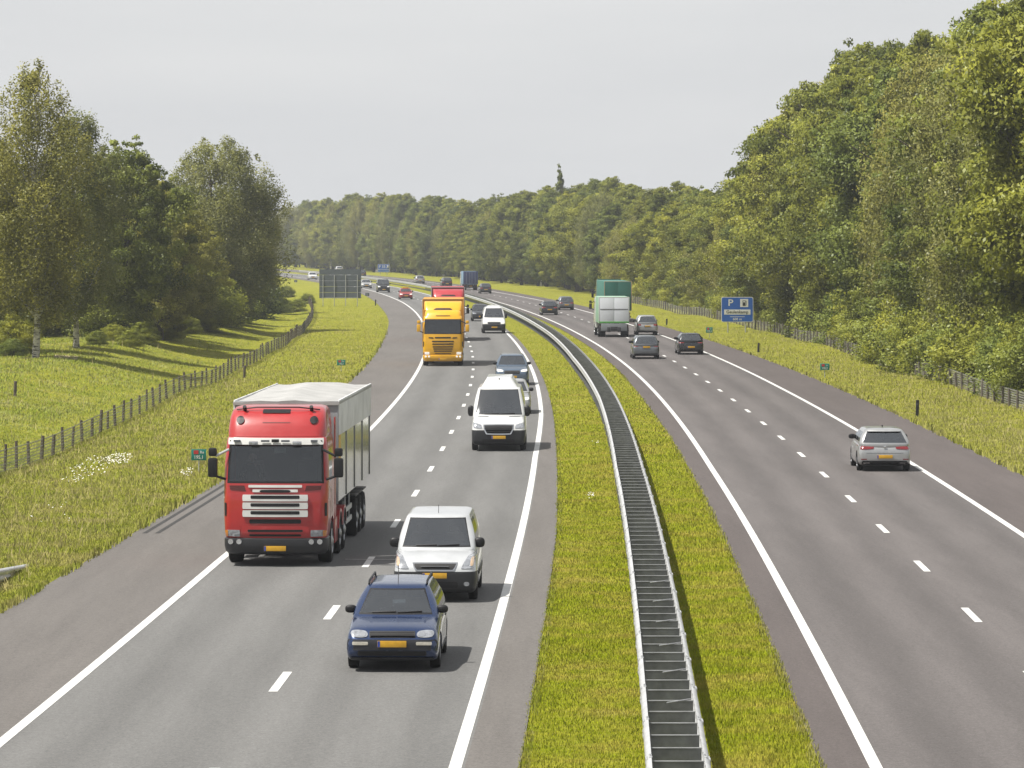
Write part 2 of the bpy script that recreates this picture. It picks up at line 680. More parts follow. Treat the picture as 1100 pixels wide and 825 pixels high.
def text_mesh(name, body, size, mat, parent, loc, rot, align='CENTER', ext=.004, sx=1.):
    cu = bpy.data.curves.new('t', 'FONT')
    cu.body = body
    cu.size = size
    cu.align_x = align
    cu.align_y = 'CENTER'
    cu.extrude = ext
    cu.resolution_u = 3
    cu.offset = size * .012
    o = link(bpy.data.objects.new('t', cu))
    dg = bpy.context.evaluated_depsgraph_get()
    me = bpy.data.meshes.new_from_object(o.evaluated_get(dg))
    bpy.data.objects.remove(o)
    bpy.data.curves.remove(cu)
    me.name = name
    me.transform(Matrix.Translation(loc) @ Matrix.Rotation(rot[2], 4, 'Z') @ Matrix.Rotation(rot[0], 4, 'X') @ Matrix.Scale(sx, 4, (1, 0, 0)))
    me.materials.clear()
    me.materials.append(mat)
    return link(bpy.data.objects.new(name, me), parent)
HAZE, SKY_STR, SUN_E, EXPO = .00021, .053, 4.6, .62
CLOUD_A, CLOUD_B = (9.0, 9.2, 9.5), (10.7, 10.75, 10.8)

# ================================================================== THE SETTING
def strip(name, fl, fr, y0, y1, z, mat, kind='structure', step=4., across=1, parent=None):
    ys = np.arange(y0, y1 + step * .5, step)
    V, F, U = [], [], []
    a, b = fl(ys), fr(ys)
    m = across + 1
    for i, y in enumerate(ys):
        for k in range(m):
            x = a[i] + (b[i] - a[i]) * k / across
            V.append((x, y, z))
            U.append((x - float(fl(y)), y))
    for i in range(len(ys) - 1):
        for k in range(across):
            F.append((i * m + k, i * m + k + 1, (i + 1) * m + k + 1, (i + 1) * m + k))
    o = raw(name, V, F, mat, parent)
    uv = o.data.uv_layers.new(name='UVMap')
    idx = np.array(F).ravel()
    uv.data.foreach_set('uv', np.array(U, np.float32)[idx].ravel())
    if kind:
        o['kind'] = kind
    return o


YE = 1500.
GROUND = ground_mat()
xs = np.concatenate([np.linspace(-900, -80, 18), np.arange(-76, 64, 1.6), np.linspace(70, 900, 18)])
ysg = np.concatenate([np.linspace(-150, 36, 8), np.arange(40, 420, 2.5), np.arange(425, 1100, 9), np.linspace(1120, 3800, 16)])
X, Y = np.meshgrid(xs, ysg)
Z = gz(X, Y)
nx, ny = len(xs), len(ysg)
idx = np.arange(nx * ny).reshape(ny, nx)
quads = np.stack([idx[:-1, :-1], idx[:-1, 1:], idx[1:, 1:], idx[1:, :-1]], -1).reshape(-1, 4)
o = raw('ground', np.stack([X, Y, Z], -1).reshape(-1, 3), quads, GROUND, smooth=True)
o['kind'] = 'structure'

LANE_L = road_mat('asphalt_left_lanes', (.172, .171, .167), .10, .12)
SHOU_L = road_mat('asphalt_left_shoulder', (.156, .145, .136), .12, 0)
LANE_R = road_mat('asphalt_right_lanes', (.136, .124, .121), .12, .15)
SHOU_R = road_mat('asphalt_right_shoulder', (.113, .097, .093), .12, 0)
GRAVEL = road_mat('median_gravel', (.060, .062, .060), .25, 0)
WPAINT = plain('road_paint', (.74, .74, .72), .6, 0, .22, 1.6)
OLDPAINT = plain('worn_road_paint', (.50, .49, .47), .7, 0, .3, 6)


def offs(f, d):
    return lambda y: f(y) + d


JL, JR = offs(L_LINE, -.02), offs(L_RIGHT, .14)
strip('left_hard_shoulder', L_EDGE, JL, -60, YE, .004, SHOU_L, across=3)
strip('left_carriageway', JL, JR, -60, YE, .004, LANE_L, across=4)
strip('left_edge_strip', JR, L_REDGE, -60, YE, .004, SHOU_L)
K1, K2 = offs(R_LLINE, -.1), offs(R_RLINE, .05)
strip('right_edge_strip', R_LEDGE, K1, -60, YE, .004, SHOU_R)
strip('right_carriageway', K1, K2, -60, YE, .004, LANE_R, across=4)
strip('right_hard_shoulder', K2, R_REDGE, -60, YE, .004, SHOU_R, across=2)
strip('median_gravel_strip', offs(RAIL_L, -.02), offs(RAIL_R, .04), -60, 900, .0, GRAVEL)


def solid_line(name, f, w):
    strip(name, offs(f, -w / 2), offs(f, w / 2), -60, YE, .009, WPAINT)


solid_line('left_road_edge_line', L_LINE, .19)
solid_line('left_median_line', L_RIGHT, .19)
solid_line('right_median_line', R_LLINE, .19)
solid_line('right_road_edge_line', R_RLINE, .19)


def dashes(name, f, first, period, ln, w):
    V, F = [], []
    for k in range(-6, 100):
        yc = first + k * period
        if yc > 1100:
            break
        lo, hi = yc - ln / 2, yc + ln / 2
        i = len(V)
        V += [(f(lo) - w / 2, lo, .009), (f(lo) + w / 2, lo, .009), (f(hi) + w / 2, hi, .009), (f(hi) - w / 2, hi, .009)]
        F.append((i, i + 1, i + 2, i + 3))
    tag(raw(name, V, F, WPAINT), kind='structure')


dashes('left_lane_dashes', L_DASH, 66.7, 12.44, 3.0, .16)
dashes('right_lane_dashes', R_DASH, 78.6, 11.78, 3.0, .16)

# dark tyre marks along the edge of the left shoulder, and the thin white count line over the left lane mark
SKID = plain('tyre_mark', (.035, .034, .033), .9, 0, .3, 2)
for k, o_ in enumerate((.32, .66)):
    f = lambda y, o_=o_: L_EDGE(y) + o_
    strip('tyre_mark', offs(f, -.06), offs(f, .06), 100.5, 124., .009, SKID, step=2.)
cy_ = 92.2
tag(raw('count_line', [(-4.05, cy_, .013), (-2.7, cy_ - .1, .013), (-2.7, cy_ + .03, .013), (-4.05, cy_ + .1, .013)], [(0, 1, 2, 3)], OLDPAINT), kind='structure')
# tar joints across the left carriageway
for yy in (74.2,):
    V = [(float(JL(yy)), yy, .0085), (float(L_REDGE(yy)), yy + .1, .0085), (float(L_REDGE(yy)), yy + .16, .0085), (float(JL(yy)), yy + .06, .0085)]

# ------------------------------------------------------------------ grass
def grass(name, fl, fr, y0, y1, per_px, h, w, mat, lean=.35, hvar=.5, clump=0., zf=None, seeds=1, edge=None):
    """one mesh of grass blades between two road curves; thinner and broader with distance"""
    r = np.random.default_rng(seeds)
    P = []
    y = y0
    while y < y1:
        st = max(2., y * .03)
        yy = y + st / 2
        a, b = float(fl(yy)), float(fr(yy))
        dens = per_px * FPX * FPX * CAM_H / yy**3
        n = int(min(dens, 900) * (b - a) * st)
        py = y + r.random(n) * st
        pa, pb = fl(py), fr(py)
        px = pa + (pb - pa) * r.random(n)
        P.append(np.stack([px, py], -1))
        y += st
    P = np.concatenate(P)
    if clump:
        k = (np.sin(P[:, 0] * 2.1 + np.sin(P[:, 1] * .9) * 2) + np.sin(P[:, 1] * 1.3 + P[:, 0] * .7) + r.normal(0, .8, len(P)))
        P = P[k > clump - 1.2]
    n = len(P)
    d = P[:, 1]
    sc = np.clip(d / 90, .7, 2.3)
    hh = h * (1 - hvar + 2 * hvar * r.random(n)) * (.75 + .5 * (np.sin(P[:, 0] * .9 + P[:, 1] * .23) * np.sin(P[:, 1] * .41 - P[:, 0] * .35) * .5 + .5)) * np.clip(sc, 1, 1.15)
    ww = w * sc * (.6 + .8 * r.random(n))
    ang = r.random(n) * 2 * PI
    la = r.random(n) * 2 * PI
    ll = lean * hh * r.random(n)
    z = zf(P[:, 0], d) if zf else gz(P[:, 0], d)
    bx, by = np.cos(ang) * ww / 2, np.sin(ang) * ww / 2
    tx, ty = np.cos(la) * ll, np.sin(la) * ll
    V = np.empty((n, 4, 3))
    V[:, 0] = np.stack([P[:, 0] - bx, d - by, z - .03], -1)
    V[:, 1] = np.stack([P[:, 0] + bx, d + by, z - .03], -1)
    V[:, 2] = np.stack([P[:, 0] + bx * .45 + tx, d + by * .45 + ty, z + hh * .85], -1)
    V[:, 3] = np.stack([P[:, 0] - bx * .45 + tx * 1.25, d - by * .45 + ty * 1.25, z + hh], -1)
    F = np.arange(n * 4).reshape(n, 4)
    tone = np.clip(r.normal(.5, .28, n), 0, 1)
    return tag(raw(name, V.reshape(-1, 3), F, mat, tone=tone), kind='stuff')


GM = grass_mat('median_grass', (.21, .265, .012), (.38, .415, .02), (.40, .345, .06))
GV = grass_mat('verge_grass', (.22, .265, .028), (.345, .36, .062), (.37, .335, .12))
GW = grass_mat('meadow_grass', (.20, .27, .028), (.32, .37, .065), (.37, .38, .14))
GR = grass_mat('right_verge_grass', (.27, .29, .035), (.36, .36, .085), (.37, .34, .13))

grass('median_grass', offs(L_REDGE, -.03), offs(RAIL_L, .02), 48, 520, 2.8, .045, .017, GM, seeds=11, lean=.7)
grass('median_grass', offs(RAIL_R, .0), offs(R_LEDGE, .03), 48, 520, 2.8, .050, .017, GM, seeds=12, lean=.7)
grass('median_edge_tufts', offs(L_REDGE, -.02), offs(L_REDGE, .14), 48, 260, 1.0, .07, .02, GV, seeds=13, clump=.6)
grass('median_edge_tufts', offs(R_LEDGE, -.14), offs(R_LEDGE, .06), 48, 260, 1.2, .08, .02, GR, seeds=14, clump=.6)
grass('verge_grass', FENCE_L, offs(L_EDGE, .02), 66, 560, 3.0, .060, .015, GV, seeds=15, lean=.9)
grass('verge_edge_tufts', offs(L_EDGE, -.1), offs(L_EDGE, .12), 66, 320, 1.6, .16, .03, GV, seeds=16, clump=.8)
grass('meadow_grass', offs(FENCE_L, -20), FENCE_L, 110, 640, 2.8, .065, .016, GW, seeds=17, lean=.9)
grass('right_verge_grass', offs(R_REDGE, -.03), offs(FENCE_R, 5), 110, 600, 3.2, .060, .015, GR, seeds=18, lean=.8)
grass('right_edge_tufts', offs(R_REDGE, -.14), offs(R_REDGE, .1), 110, 330, 1.6, .16, .035, GR, seeds=19, clump=.8)
# tall pale seed heads in the verge
SEED = grass_mat('seed_heads', (.30, .26, .10), (.46, .41, .20), (.42, .36, .17))
grass('seed_heads', FENCE_L, offs(L_EDGE, -.6), 80, 400, .12, .2, .011, SEED, seeds=21, lean=.6)
grass('seed_heads', offs(R_REDGE, .8), FENCE_R, 120, 420, .12, .2, .011, SEED, seeds=22, lean=.6)
grass('seed_heads', offs(FENCE_L, -14), offs(FENCE_L, -1), 120, 420, .06, .22, .011, SEED, seeds=23, lean=.6)


# daisies: white flower heads in patches
def daisies(name, spots, mat):
    V, F = [], []
    for (u, v, ru, rv, n) in spots:
        for _ in range(n):
            a, q = random.random() * 2 * PI, random.random() ** .6
            x, y = at(u + ru * q * math.cos(a), v + rv * q * math.sin(a))
            z = float(gz(x, y)) + random.uniform(.10, .22)
            r = random.uniform(.016, .032)
            i = len(V)
            tx, ty = random.uniform(-.5, .5), random.uniform(-.9, .1)
            for k in range(6):
                w = 2 * PI * k / 6
                cx, cy = r * math.cos(w), r * math.sin(w)
                V.append((x + cx, y + cy, z + cx * tx + cy * -ty * .6))
            F.append(tuple(range(i, i + 6)))
    return tag(raw(name, V, F, mat), kind='stuff')


DAISY = plain('daisy_petals', (.80, .79, .70), .8, 0, .1)
daisies('daisies', [(118, 496, 26, 4, 130), (95, 505, 22, 6, 70), (78, 515, 14, 4, 26), (130, 491, 12, 2, 50), (200, 512, 6, 3, 22), (203, 508, 5, 2, 8),
                    (60, 552, 40, 14, 12)], DAISY)
daisies('median_flowers', [(633, 536, 5, 1.5, 16), (640, 478, 4, 1, 6)], DAISY)

# ================================================================== TREES AND BUSHES
LEAF_A = leaf_mat('broad_leaves', (.085, .105, .016), (.36, .375, .075), .36, .36)
LEAF_B = leaf_mat('birch_leaves', (.13, .14, .045), (.36, .345, .12), .42, .25)
LEAF_C = leaf_mat('shrub_leaves', (.14, .165, .024), (.36, .38, .08), .36, .36)
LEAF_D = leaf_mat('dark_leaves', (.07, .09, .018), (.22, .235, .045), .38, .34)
LEAF_E = leaf_mat('olive_leaves', (.12, .13, .035), (.40, .38, .10), .42, .2)
BARK = plain('bark', (.075, .060, .045), .95, 0, .4, 4, bump=.6)


def birch_bark():
    m, nt, b = new_mat('birch_bark')
    f = noise(nt, 1.6, 5, .7, stretch=(1, 1, 3.5))
    cc = ramp(nt, f, ((.40, (.03, .027, .024)), (.52, (.42, .41, .38)), (.75, (.60, .59, .55))))
    lk(nt, cc, b.inputs['Base Color'])
    b.inputs['Roughness'].default_value = .85
    return m


BIRCH = birch_bark()


def foliage(seed, H, R, z0, prof, nclump, per, leaf, squash=.7, rc=(.9, 1.5), droop=0., lobes=4, ragged=.3, fill=.5):
    """leaf quads in clumps; prof: list of (t, radius share) from crown base to top"""
    r = np.random.default_rng(seed)
    pt = [p[0] for p in prof]
    pr = [p[1] for p in prof]
    ph = r.random(4) * 2 * PI
    # clump centres
    t = r.random(nclump * 3)
    keep = r.random(len(t)) < (np.interp(t, pt, pr) ** 1.2 + .12)
    t = t[keep][:nclump]
    nm = len(t)
    t = np.concatenate([t, .55 + .45 * r.random(nclump // 3)])          # thin sprigs standing out of the crown
    n = len(t)
    a = r.random(n) * 2 * PI
    rad = np.interp(t, pt, pr) * R * (1 + ragged * (np.sin(lobes * a + ph[0] + 5 * t) * .5 + np.sin((lobes + 3) * a + ph[1] - 9 * t) * .35 + r.normal(0, .22, n)))
    q = fill + (1 - fill) * np.sqrt(r.random(n))
    q[nm:] = .93 + .12 * r.random(n - nm)
    cz = z0 + t * (H - z0) + r.normal(0, .25, n)
    cz[nm:] += .15 + .35 * r.random(n - nm)
    C = np.stack([np.cos(a) * rad * q, np.sin(a) * rad * q, cz], -1)
    rcs = r.uniform(rc[0], rc[1], n) * (.65 + .5 * np.interp(t, pt, pr))
    rcs[nm:] = r.uniform(.22, .45, n - nm)
    ctone = np.clip(r.normal(.45, .24, n), .02, .98)
    # leaves
    cnt = np.full(n, per)
    cnt[nm:] = max(12, per // 6)
    ci = np.repeat(np.arange(n), cnt)
    m = len(ci)
    dv = r.normal(size=(m, 3))
    dv /= np.linalg.norm(dv, axis=1)[:, None]
    rr = rcs[ci] * r.random(m) ** .45
    pos = C[ci] + dv * rr[:, None] * np.array([1, 1, squash])
    if droop:
        hang = r.random(m) ** 1.5 * droop * rcs[ci]
        pos[:, 2] -= hang
    pos[:, 2] = np.maximum(pos[:, 2], z0 * .6 + .05)
    nr = dv * .7 + r.normal(size=(m, 3)) * .75 + np.array([0, 0, .45])
    nr /= np.linalg.norm(nr, axis=1)[:, None]
    ax = np.cross(nr, r.normal(size=(m, 3)))
    ax /= np.linalg.norm(ax, axis=1)[:, None] + 1e-9
    bx = np.cross(nr, ax)
    s = leaf * r.uniform(.6, 1.4, m)
    L, W = (s * .62)[:, None] * ax, (s * .36)[:, None] * bx
    V = np.stack([pos - L, pos + W - L * .1, pos + L, pos - W - L * .1], 1).reshape(-1, 3)
    F = np.arange(m * 4).reshape(m, 4)
    tone = np.clip(ctone[ci] + r.normal(0, .10, m), 0, 1)
    axis = pos * np.array([1, 1, .5]) - np.array([0, 0, .5 * (z0 + .45 * (H - z0))])
    axis /= np.linalg.norm(axis, axis=1)[:, None] + 1e-6
    out = dv * .75 + axis * .6 + np.array([0, 0, .25])
    return V, F, tone, C, rcs, out


def trunk_bm(H, r0, C, z0, seed, nl=9, lean=.25, top=.86):
    rd = random.Random(seed)
    bm = bmesh.new()
    pts, rs = [], []
    x = y = 0
    for k in range(8):
        t = k / 7
        pts.append((x, y, -.3 + t * (H * top + .3)))
        rs.append(r0 * (1.25 if k == 0 else 1) * (1 - t) ** .8 + .03)
        x += rd.uniform(-lean, lean)
        y += rd.uniform(-lean, lean)
    tube(bm, pts, rs, 9)
    idx = list(range(len(C)))
    rd.shuffle(idx)
    for i in idx[:nl]:
        p = C[i]
        zz = max(z0 * .8, p[2] - rd.uniform(1.5, 3.5) - .25 * math.hypot(p[0], p[1]))
        zz = min(zz, H * .75)
        t = (zz + .3) / (H * top + .3) * 7
        k = min(6, max(0, int(t)))
        f = t - k
        b = [pts[k][q] * (1 - f) + pts[k + 1][q] * f for q in range(3)]
        rb = (rs[k] * (1 - f) + rs[k + 1] * f) * .55
        m = [b[q] * .5 + float(p[q]) * .5 for q in range(3)]
        m[2] += rd.uniform(-.3, .3)
        tube(bm, [b, m, tuple(float(v) for v in p)], [rb, rb * .6, .025], 6)
    return bm


TREE_KIND = {}


def tree_kind(key, H, R, z0, prof, ncl, per, leaf, lmat, bmat, r0, seed, **kw):
    nl = kw.pop('nl', 12)
    V, F, tone, C, rcs, out = foliage(seed, H, R, z0, prof, ncl, per, leaf, **kw)
    cr = raw('crown', V, F, lmat, tone=tone, out=out)
    tr = fin(trunk_bm(H, r0, C, z0, seed, nl), 'trunk', bmat)
    TREE_KIND[key] = (H, cr.data, tr.data)
    bpy.data.objects.remove(cr)
    bpy.data.objects.remove(tr)


EDGE = [(0, .55), (.12, .8), (.35, 1), (.6, .9), (.8, .66), (.93, .38), (1, .12)]
ROUND = [(0, .45), (.2, .9), (.45, 1), (.7, .86), (.88, .55), (1, .2)]
TALL = [(0, .5), (.2, .85), (.5, 1), (.72, .82), (.88, .5), (1, .12)]
BUSH = [(0, .85), (.3, 1), (.6, .85), (.85, .5), (1, .2)]
for k in range(3):
    tree_kind(('wood', k), 18, 3.9, 1.0, EDGE, 300, 330, .155, LEAF_A, BARK, .26, 100 + k, rc=(.45, 1.2), ragged=.42, fill=.45)
for k in range(2):
    tree_kind(('round', k), 14, 4.2, 2.2, ROUND, 270, 300, .15, LEAF_A, BARK, .28, 120 + k, rc=(.45, 1.2), ragged=.4, fill=.4)
for k in range(2):
    tree_kind(('olive', k), 14, 4.6, 1.2, ROUND, 300, 260, .14, LEAF_E, BARK, .28, 130 + k, rc=(.45, 1.15), ragged=.4, fill=.4)
for k in range(2):
    tree_kind(('dark', k), 15, 3.8, 1.2, EDGE, 250, 300, .16, LEAF_D, BARK, .25, 140 + k, rc=(.5, 1.3), ragged=.4, fill=.45)
for k in range(2):
    tree_kind(('birch', k), 19, 3.3, 3.2, TALL, 280, 190, .13, LEAF_B, BIRCH, .2, 160 + k, rc=(.55, 1.0), droop=1.7, ragged=.45, fill=.3, squash=.9, nl=30)
tree_kind(('willow', 0), 17, 5.2, 1.6, ROUND, 420, 250, .14, LEAF_B, BARK, .34, 171, rc=(.7, 1.2), droop=1.5, ragged=.35, fill=.4, squash=.9)
tree_kind(('spire', 0), 16, 1.5, 6., [(0, .9), (.5, .8), (.8, .5), (1, .15)], 60, 110, .3, LEAF_D, BARK, .2, 181, rc=(.5, .9))
for k in range(2):
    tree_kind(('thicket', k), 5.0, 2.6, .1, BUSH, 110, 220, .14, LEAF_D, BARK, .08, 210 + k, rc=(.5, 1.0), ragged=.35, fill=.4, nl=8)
for k in range(3):
    tree_kind(('bush', k), 4.0, 2.3, .1, BUSH, 120, 240, .11, LEAF_C, BARK, .07, 190 + k, rc=(.5, .9), ragged=.35, fill=.5, nl=8)


def plant(key, name, x, y, H, label, cat, group=None, wide=1., rz=None):
    H0, cr, tr = TREE_KIND[key]
    s = H / H0
    t = thing(name, label, cat, (x, y, float(gz(x, y))), random.uniform(0, 2 * PI) if rz is None else rz, group)
    a = link(bpy.data.objects.new('trunk', tr), t)
    b = link(bpy.data.objects.new('crown', cr), t)
    sx = s * wide
    for q in (a, b):
        q.scale = (sx, sx, s)
    a.scale = (s, s, s)
    return t


# --- the row on the left bank (photo pixel of the trunk foot, photo row of the top)
DK = .87                      # the bank lifts the foot of the left trees, so they stand nearer than on flat ground


def plant_px(key, name, x, d, vtop, label, cat='tree', wide=1., group=None):
    if name != 'poplar_tree':
        x, d, wide = x * DK, d * DK, wide * 1.03
    H = (VH - vtop) / FPX * d + CAM_H - float(gz(x, d))
    return plant(key, name, x, d, H, label, cat, group, wide)


def X_(u, d):
    return (u - 550) / FPX * d


plant_px(('birch', 0), 'birch_tree', X_(38, 250), 250, 74, 'tall birch with a white trunk rising above its neighbours at the left edge', wide=1.05)
plant_px(('birch', 1), 'birch_tree', X_(82, 272), 272, 118, 'slender dark trunked birch close behind the tall white trunked one', wide=1.1)
plant_px(('birch', 1), 'birch_tree', X_(-18, 262), 262, 140, 'olive birch cut off by the left border of the photo', wide=1.2)
plant_px(('round', 0), 'broadleaf_tree', X_(134, 300), 300, 158, 'bright green round topped tree between the birches and the big willow', wide=.95)
plant_px(('olive', 0), 'broadleaf_tree', X_(172, 312), 312, 205, 'lower yellow green tree leaning over the shaded bank', wide=.95)
plant_px(('willow', 0), 'willow_tree', X_(236, 376), 376, 153, 'largest drooping willow with a dome shaped crown on the left bank', wide=1.08)
plant_px(('willow', 0), 'willow_tree', X_(272, 470), 470, 198, 'smaller drooping willow behind the dome shaped one, nearest the back of the big sign', wide=.62)
plant_px(('olive', 1), 'broadleaf_tree', X_(194, 345), 345, 232, 'short olive tree in front of the dome shaped willow', wide=1.1)
plant_px(('olive', 1), 'broadleaf_tree', X_(106, 318), 318, 186, 'leafy tree squeezed between the second birch and the bright round tree', wide=1.1)
plant_px(('dark', 1), 'broadleaf_tree', X_(60, 330), 330, 180, 'dark tree behind the white birch trunk', wide=1.2)
plant_px(('dark', 0), 'broadleaf_tree', X_(10, 320), 320, 178, 'dark tree low behind the birches at the left edge', wide=1.3)
plant_px(('olive', 0), 'broadleaf_tree', X_(160, 372), 372, 196, 'leafy tree filling the gap just left of the dome shaped willow', wide=1.1)
plant_px(('wood', 0), 'broadleaf_tree', X_(240, 430), 430, 205, 'leafy tree under the right shoulder of the dome shaped willow', wide=.9)
G_LB = 'low bushes under the trees of the left bank'
for u, d, hh in ((15, 258, 2.0), (118, 300, 3.6), (150, 330, 3.4), (186, 352, 4.2), (212, 352, 4.6), (240, 392, 4.2), (20, 300, 2.8), (92, 315, 3.2), (60, 335, 3.0), (-5, 310, 3.6), (252, 440, 4.4), (262, 480, 4.5)):
    d *= DK
    plant(('bush', random.randrange(3)), 'bush', X_(u, d), d, hh, 'low shrub in the shade beneath the trees of the left bank', 'bush', G_LB, wide=1.25)
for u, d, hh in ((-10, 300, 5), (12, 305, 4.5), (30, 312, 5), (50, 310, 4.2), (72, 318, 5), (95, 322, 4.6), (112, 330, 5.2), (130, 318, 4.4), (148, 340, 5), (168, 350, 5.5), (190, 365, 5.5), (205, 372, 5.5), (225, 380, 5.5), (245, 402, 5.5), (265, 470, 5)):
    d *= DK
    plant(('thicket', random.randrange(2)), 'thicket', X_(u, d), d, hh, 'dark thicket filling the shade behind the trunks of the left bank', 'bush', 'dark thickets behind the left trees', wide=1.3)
for u, v, hh in ((14, 384, .9), (104, 373, .8), (122, 369, 1.0), (152, 366, 1.3), (176, 360, 1.4), (196, 355, 1.5), (214, 350, 1.6), (232, 344, 1.6), (250, 340, 1.7), (140, 371, 1.0), (186, 358, 1.0), (222, 348, 1.2)):
    d = 4080 * (CAM_H - .95) / (v - VH)
    plant(('bush', random.randrange(3)), 'bush', X_(u, d), d, hh, 'low pale shrub at the top of the grassy bank, in front of the left trees', 'bush', 'low shrubs along the top of the left bank', wide=1.5)
G_LM = 'rounded bushes on the slope behind the big sign'
for u, v, hh in ((296, 336, 1.9), (318, 332, 1.5), (275, 334, 2.0), (308, 318, 1.5), (330, 326, 1.2), (290, 322, 1.6), (262, 322, 2.4)):
    x, d = at(u, v)
    plant(('bush', random.randrange(3)), 'bush', x, d, hh, 'small rounded bush on the pale grass slope left of the big sign', 'bush', G_LM, wide=1.3)
# --- the wood along the right carriageway
G_RW = 'trees of the wood beyond the right carriageway'
G_FW = 'trees of the far wood at the bend'
LAB_R = 'tall leafy broadleaf tree in the dense wood along the right verge'
LAB_R2 = 'darker tree standing in the second row of the wood along the right verge'
LAB_F = 'hazy grey green tree in the far wood where the road bends away'


def top_row(u):
    """photo row of the tree tops on the right"""
    return float(np.interp(u, [270, 300, 350, 380, 420, 450, 520, 560, 620, 700, 730, 790, 800, 840, 870, 900, 960, 1040, 1100, 1250],
                           [222, 222, 214, 212, 213, 216, 216, 207, 198, 200, 206, 198, 165, 130, 92, 70, 50, 26, -14, -110]))


y = 176.
i = 0
while y < 1120:
    front = float(c(y)) + 26.6 + random.uniform(-1.4, 1.4) + (1.5 if y < 220 else 0)
    u = 550 + front / y * FPX
    far = y > 430
    key = random.choice([('wood', 0), ('wood', 1), ('wood', 2), ('round', 0), ('round', 1), ('dark', 0), ('willow', 0)] if not far else [('willow', 0), ('birch', 1), ('wood', 0), ('wood', 1), ('wood', 2), ('round', 1), ('dark', 0), ('dark', 1), ('birch', 0)])
    H = (VH - top_row(u)) / FPX * y + CAM_H
    H *= random.uniform(.66, .97)
    plant(key, 'broadleaf_tree', front, y, H, LAB_F if far else LAB_R, 'tree', G_FW if far else G_RW, wide=random.uniform(.8, 1.15) * (17 / max(H, 10)) ** .5)
    # second row
    x2 = front + random.uniform(4.5, 6.5)
    y2 = y + random.uniform(-1.5, 1.5)
    u2 = 550 + x2 / y2 * FPX
    H2 = ((VH - top_row(u2 - 18)) / FPX * y2 + CAM_H) * random.uniform(.90, 1.05)
    key = random.choice([('wood', 0), ('wood', 1), ('wood', 2), ('dark', 0), ('dark', 1)])
    plant(key, 'broadleaf_tree', x2, y2, H2, LAB_F if far else LAB_R2, 'tree', G_FW if far else G_RW, wide=random.uniform(1.0, 1.3) * (17 / max(H2, 10)) ** .5)
    y += (4.7 if y < 330 else 6.0) * random.uniform(.85, 1.15) * (1 if y < 500 else 1.25)
    i += 1
plant_px(('spire', 0), 'poplar_tree', X_(601, 640), 640, 181, 'thin pointed tree top sticking out above the wood at the middle of the skyline', wide=.6)
# yellow green shrubs along the right fence
G_RB = 'shrubs along the foot of the wood on the right'
y = 182.
while y < 520:
    x = float(FENCE_R(y)) + random.uniform(2.4, 3.8)
    plant(('bush', random.randrange(3)), 'bush', x, y, random.uniform(2.6, 5.2) * (1 if y < 330 else .8), 'yellow green shrub leaning over the fence at the foot of the right wood', 'bush', G_RB, wide=random.uniform(.95, 1.3))
    y += random.uniform(2.6, 4.6) * (1 if y < 330 else 1.8)
# far end of the wood on the left side of the bend
for k in range(16):
    y = 620 + k * 34
    x = float(c(y)) - 24 - random.uniform(0, 6)
    if 550 + x / y * FPX < 262:
        plant(random.choice([('wood', 1), ('dark', 0), ('round', 1)]), 'broadleaf_tree', x, y, random.uniform(11, 14), LAB_F, 'tree', G_FW, wide=1.2)
# sandy path under the birches
PATH = plain('sandy_path', (.42, .33, .22), .95, 0, .2)
pv_, pf_ = [], []
for i, d in enumerate(np.arange(217, 224, 1.)):
    for u in (57, 82):
        x = X_(u, d) + .02 * (d - 217)
        pv_.append((x, d, float(gz(x, d)) + .02))
    if i:
        pf_.append((2 * i - 2, 2 * i - 1, 2 * i + 1, 2 * i))
tag(raw('path', pv_, pf_, PATH), kind='structure')

# ================================================================== ROADSIDE THINGS
WPROF = [(0, .44), (.058, .485), (.062, .54), (.010, .585), (.010, .605), (.062, .65), (.058, .705), (0, .75), (-.012, .75), (.046, .70), (.050, .655), (-.004, .61), (-.004, .58), (.050, .535), (.046, .49), (-.012, .44)]


def rail_mesh(f, sgn, y0, y1, step, zs=lambda y: 0.):
    ys = np.arange(y0, y1, step)
    rings = []
    for y in ys:
        x = float(f(y))
        rings.append([(x + sgn * p[0], y, p[1] + zs(y)) for p in WPROF])
    return loft(rings)


RAILM = plain('rail_steel', (.60, .61, .62), .5, .3, .2, 2.5)
gr = thing('guardrail', 'long double sided steel guardrail with ladder like cross bars on the grass median', 'guardrail', (0, 0, 0))
fin(rail_mesh(RAIL_L, -1, 34, 900, 4), 'rail', RAILM, gr, ang=70)
fin(rail_mesh(RAIL_R, 1, 34, 900, 4), 'rail', RAILM, gr, ang=70)


def crossbar(bm, y):
    a, b = float(RAIL_L(y)) + .012, float(RAIL_R(y)) - .012
    box(bm, a, b, y - .03, y + .03, .676, .688)
    box(bm, a + .004, b - .004, y + .01, y + .018, .475, .676)


XBAR = plain('cross_bar_steel', (.34, .35, .35), .55, .3, .3, 4)
POSTM = plain('post_steel', (.30, .31, .31), .6, .5, .2)


def gpost(bm, y):
    m = (float(RAIL_L(y)) + float(RAIL_R(y))) / 2
    box(bm, m - .05, m + .05, y + .066, y + .071, -.3, .60)
    box(bm, m - .05, m - .045, y - .0, y + .06, -.3, .60)
    box(bm, m + .045, m + .05, y - .0, y + .06, -.3, .60)
    a, b = float(RAIL_L(y)) + .012, float(RAIL_R(y)) - .012
    box(bm, (a + b) / 2 - .09, (a + b) / 2 + .09, y - .02, y + .06, .52, .645)


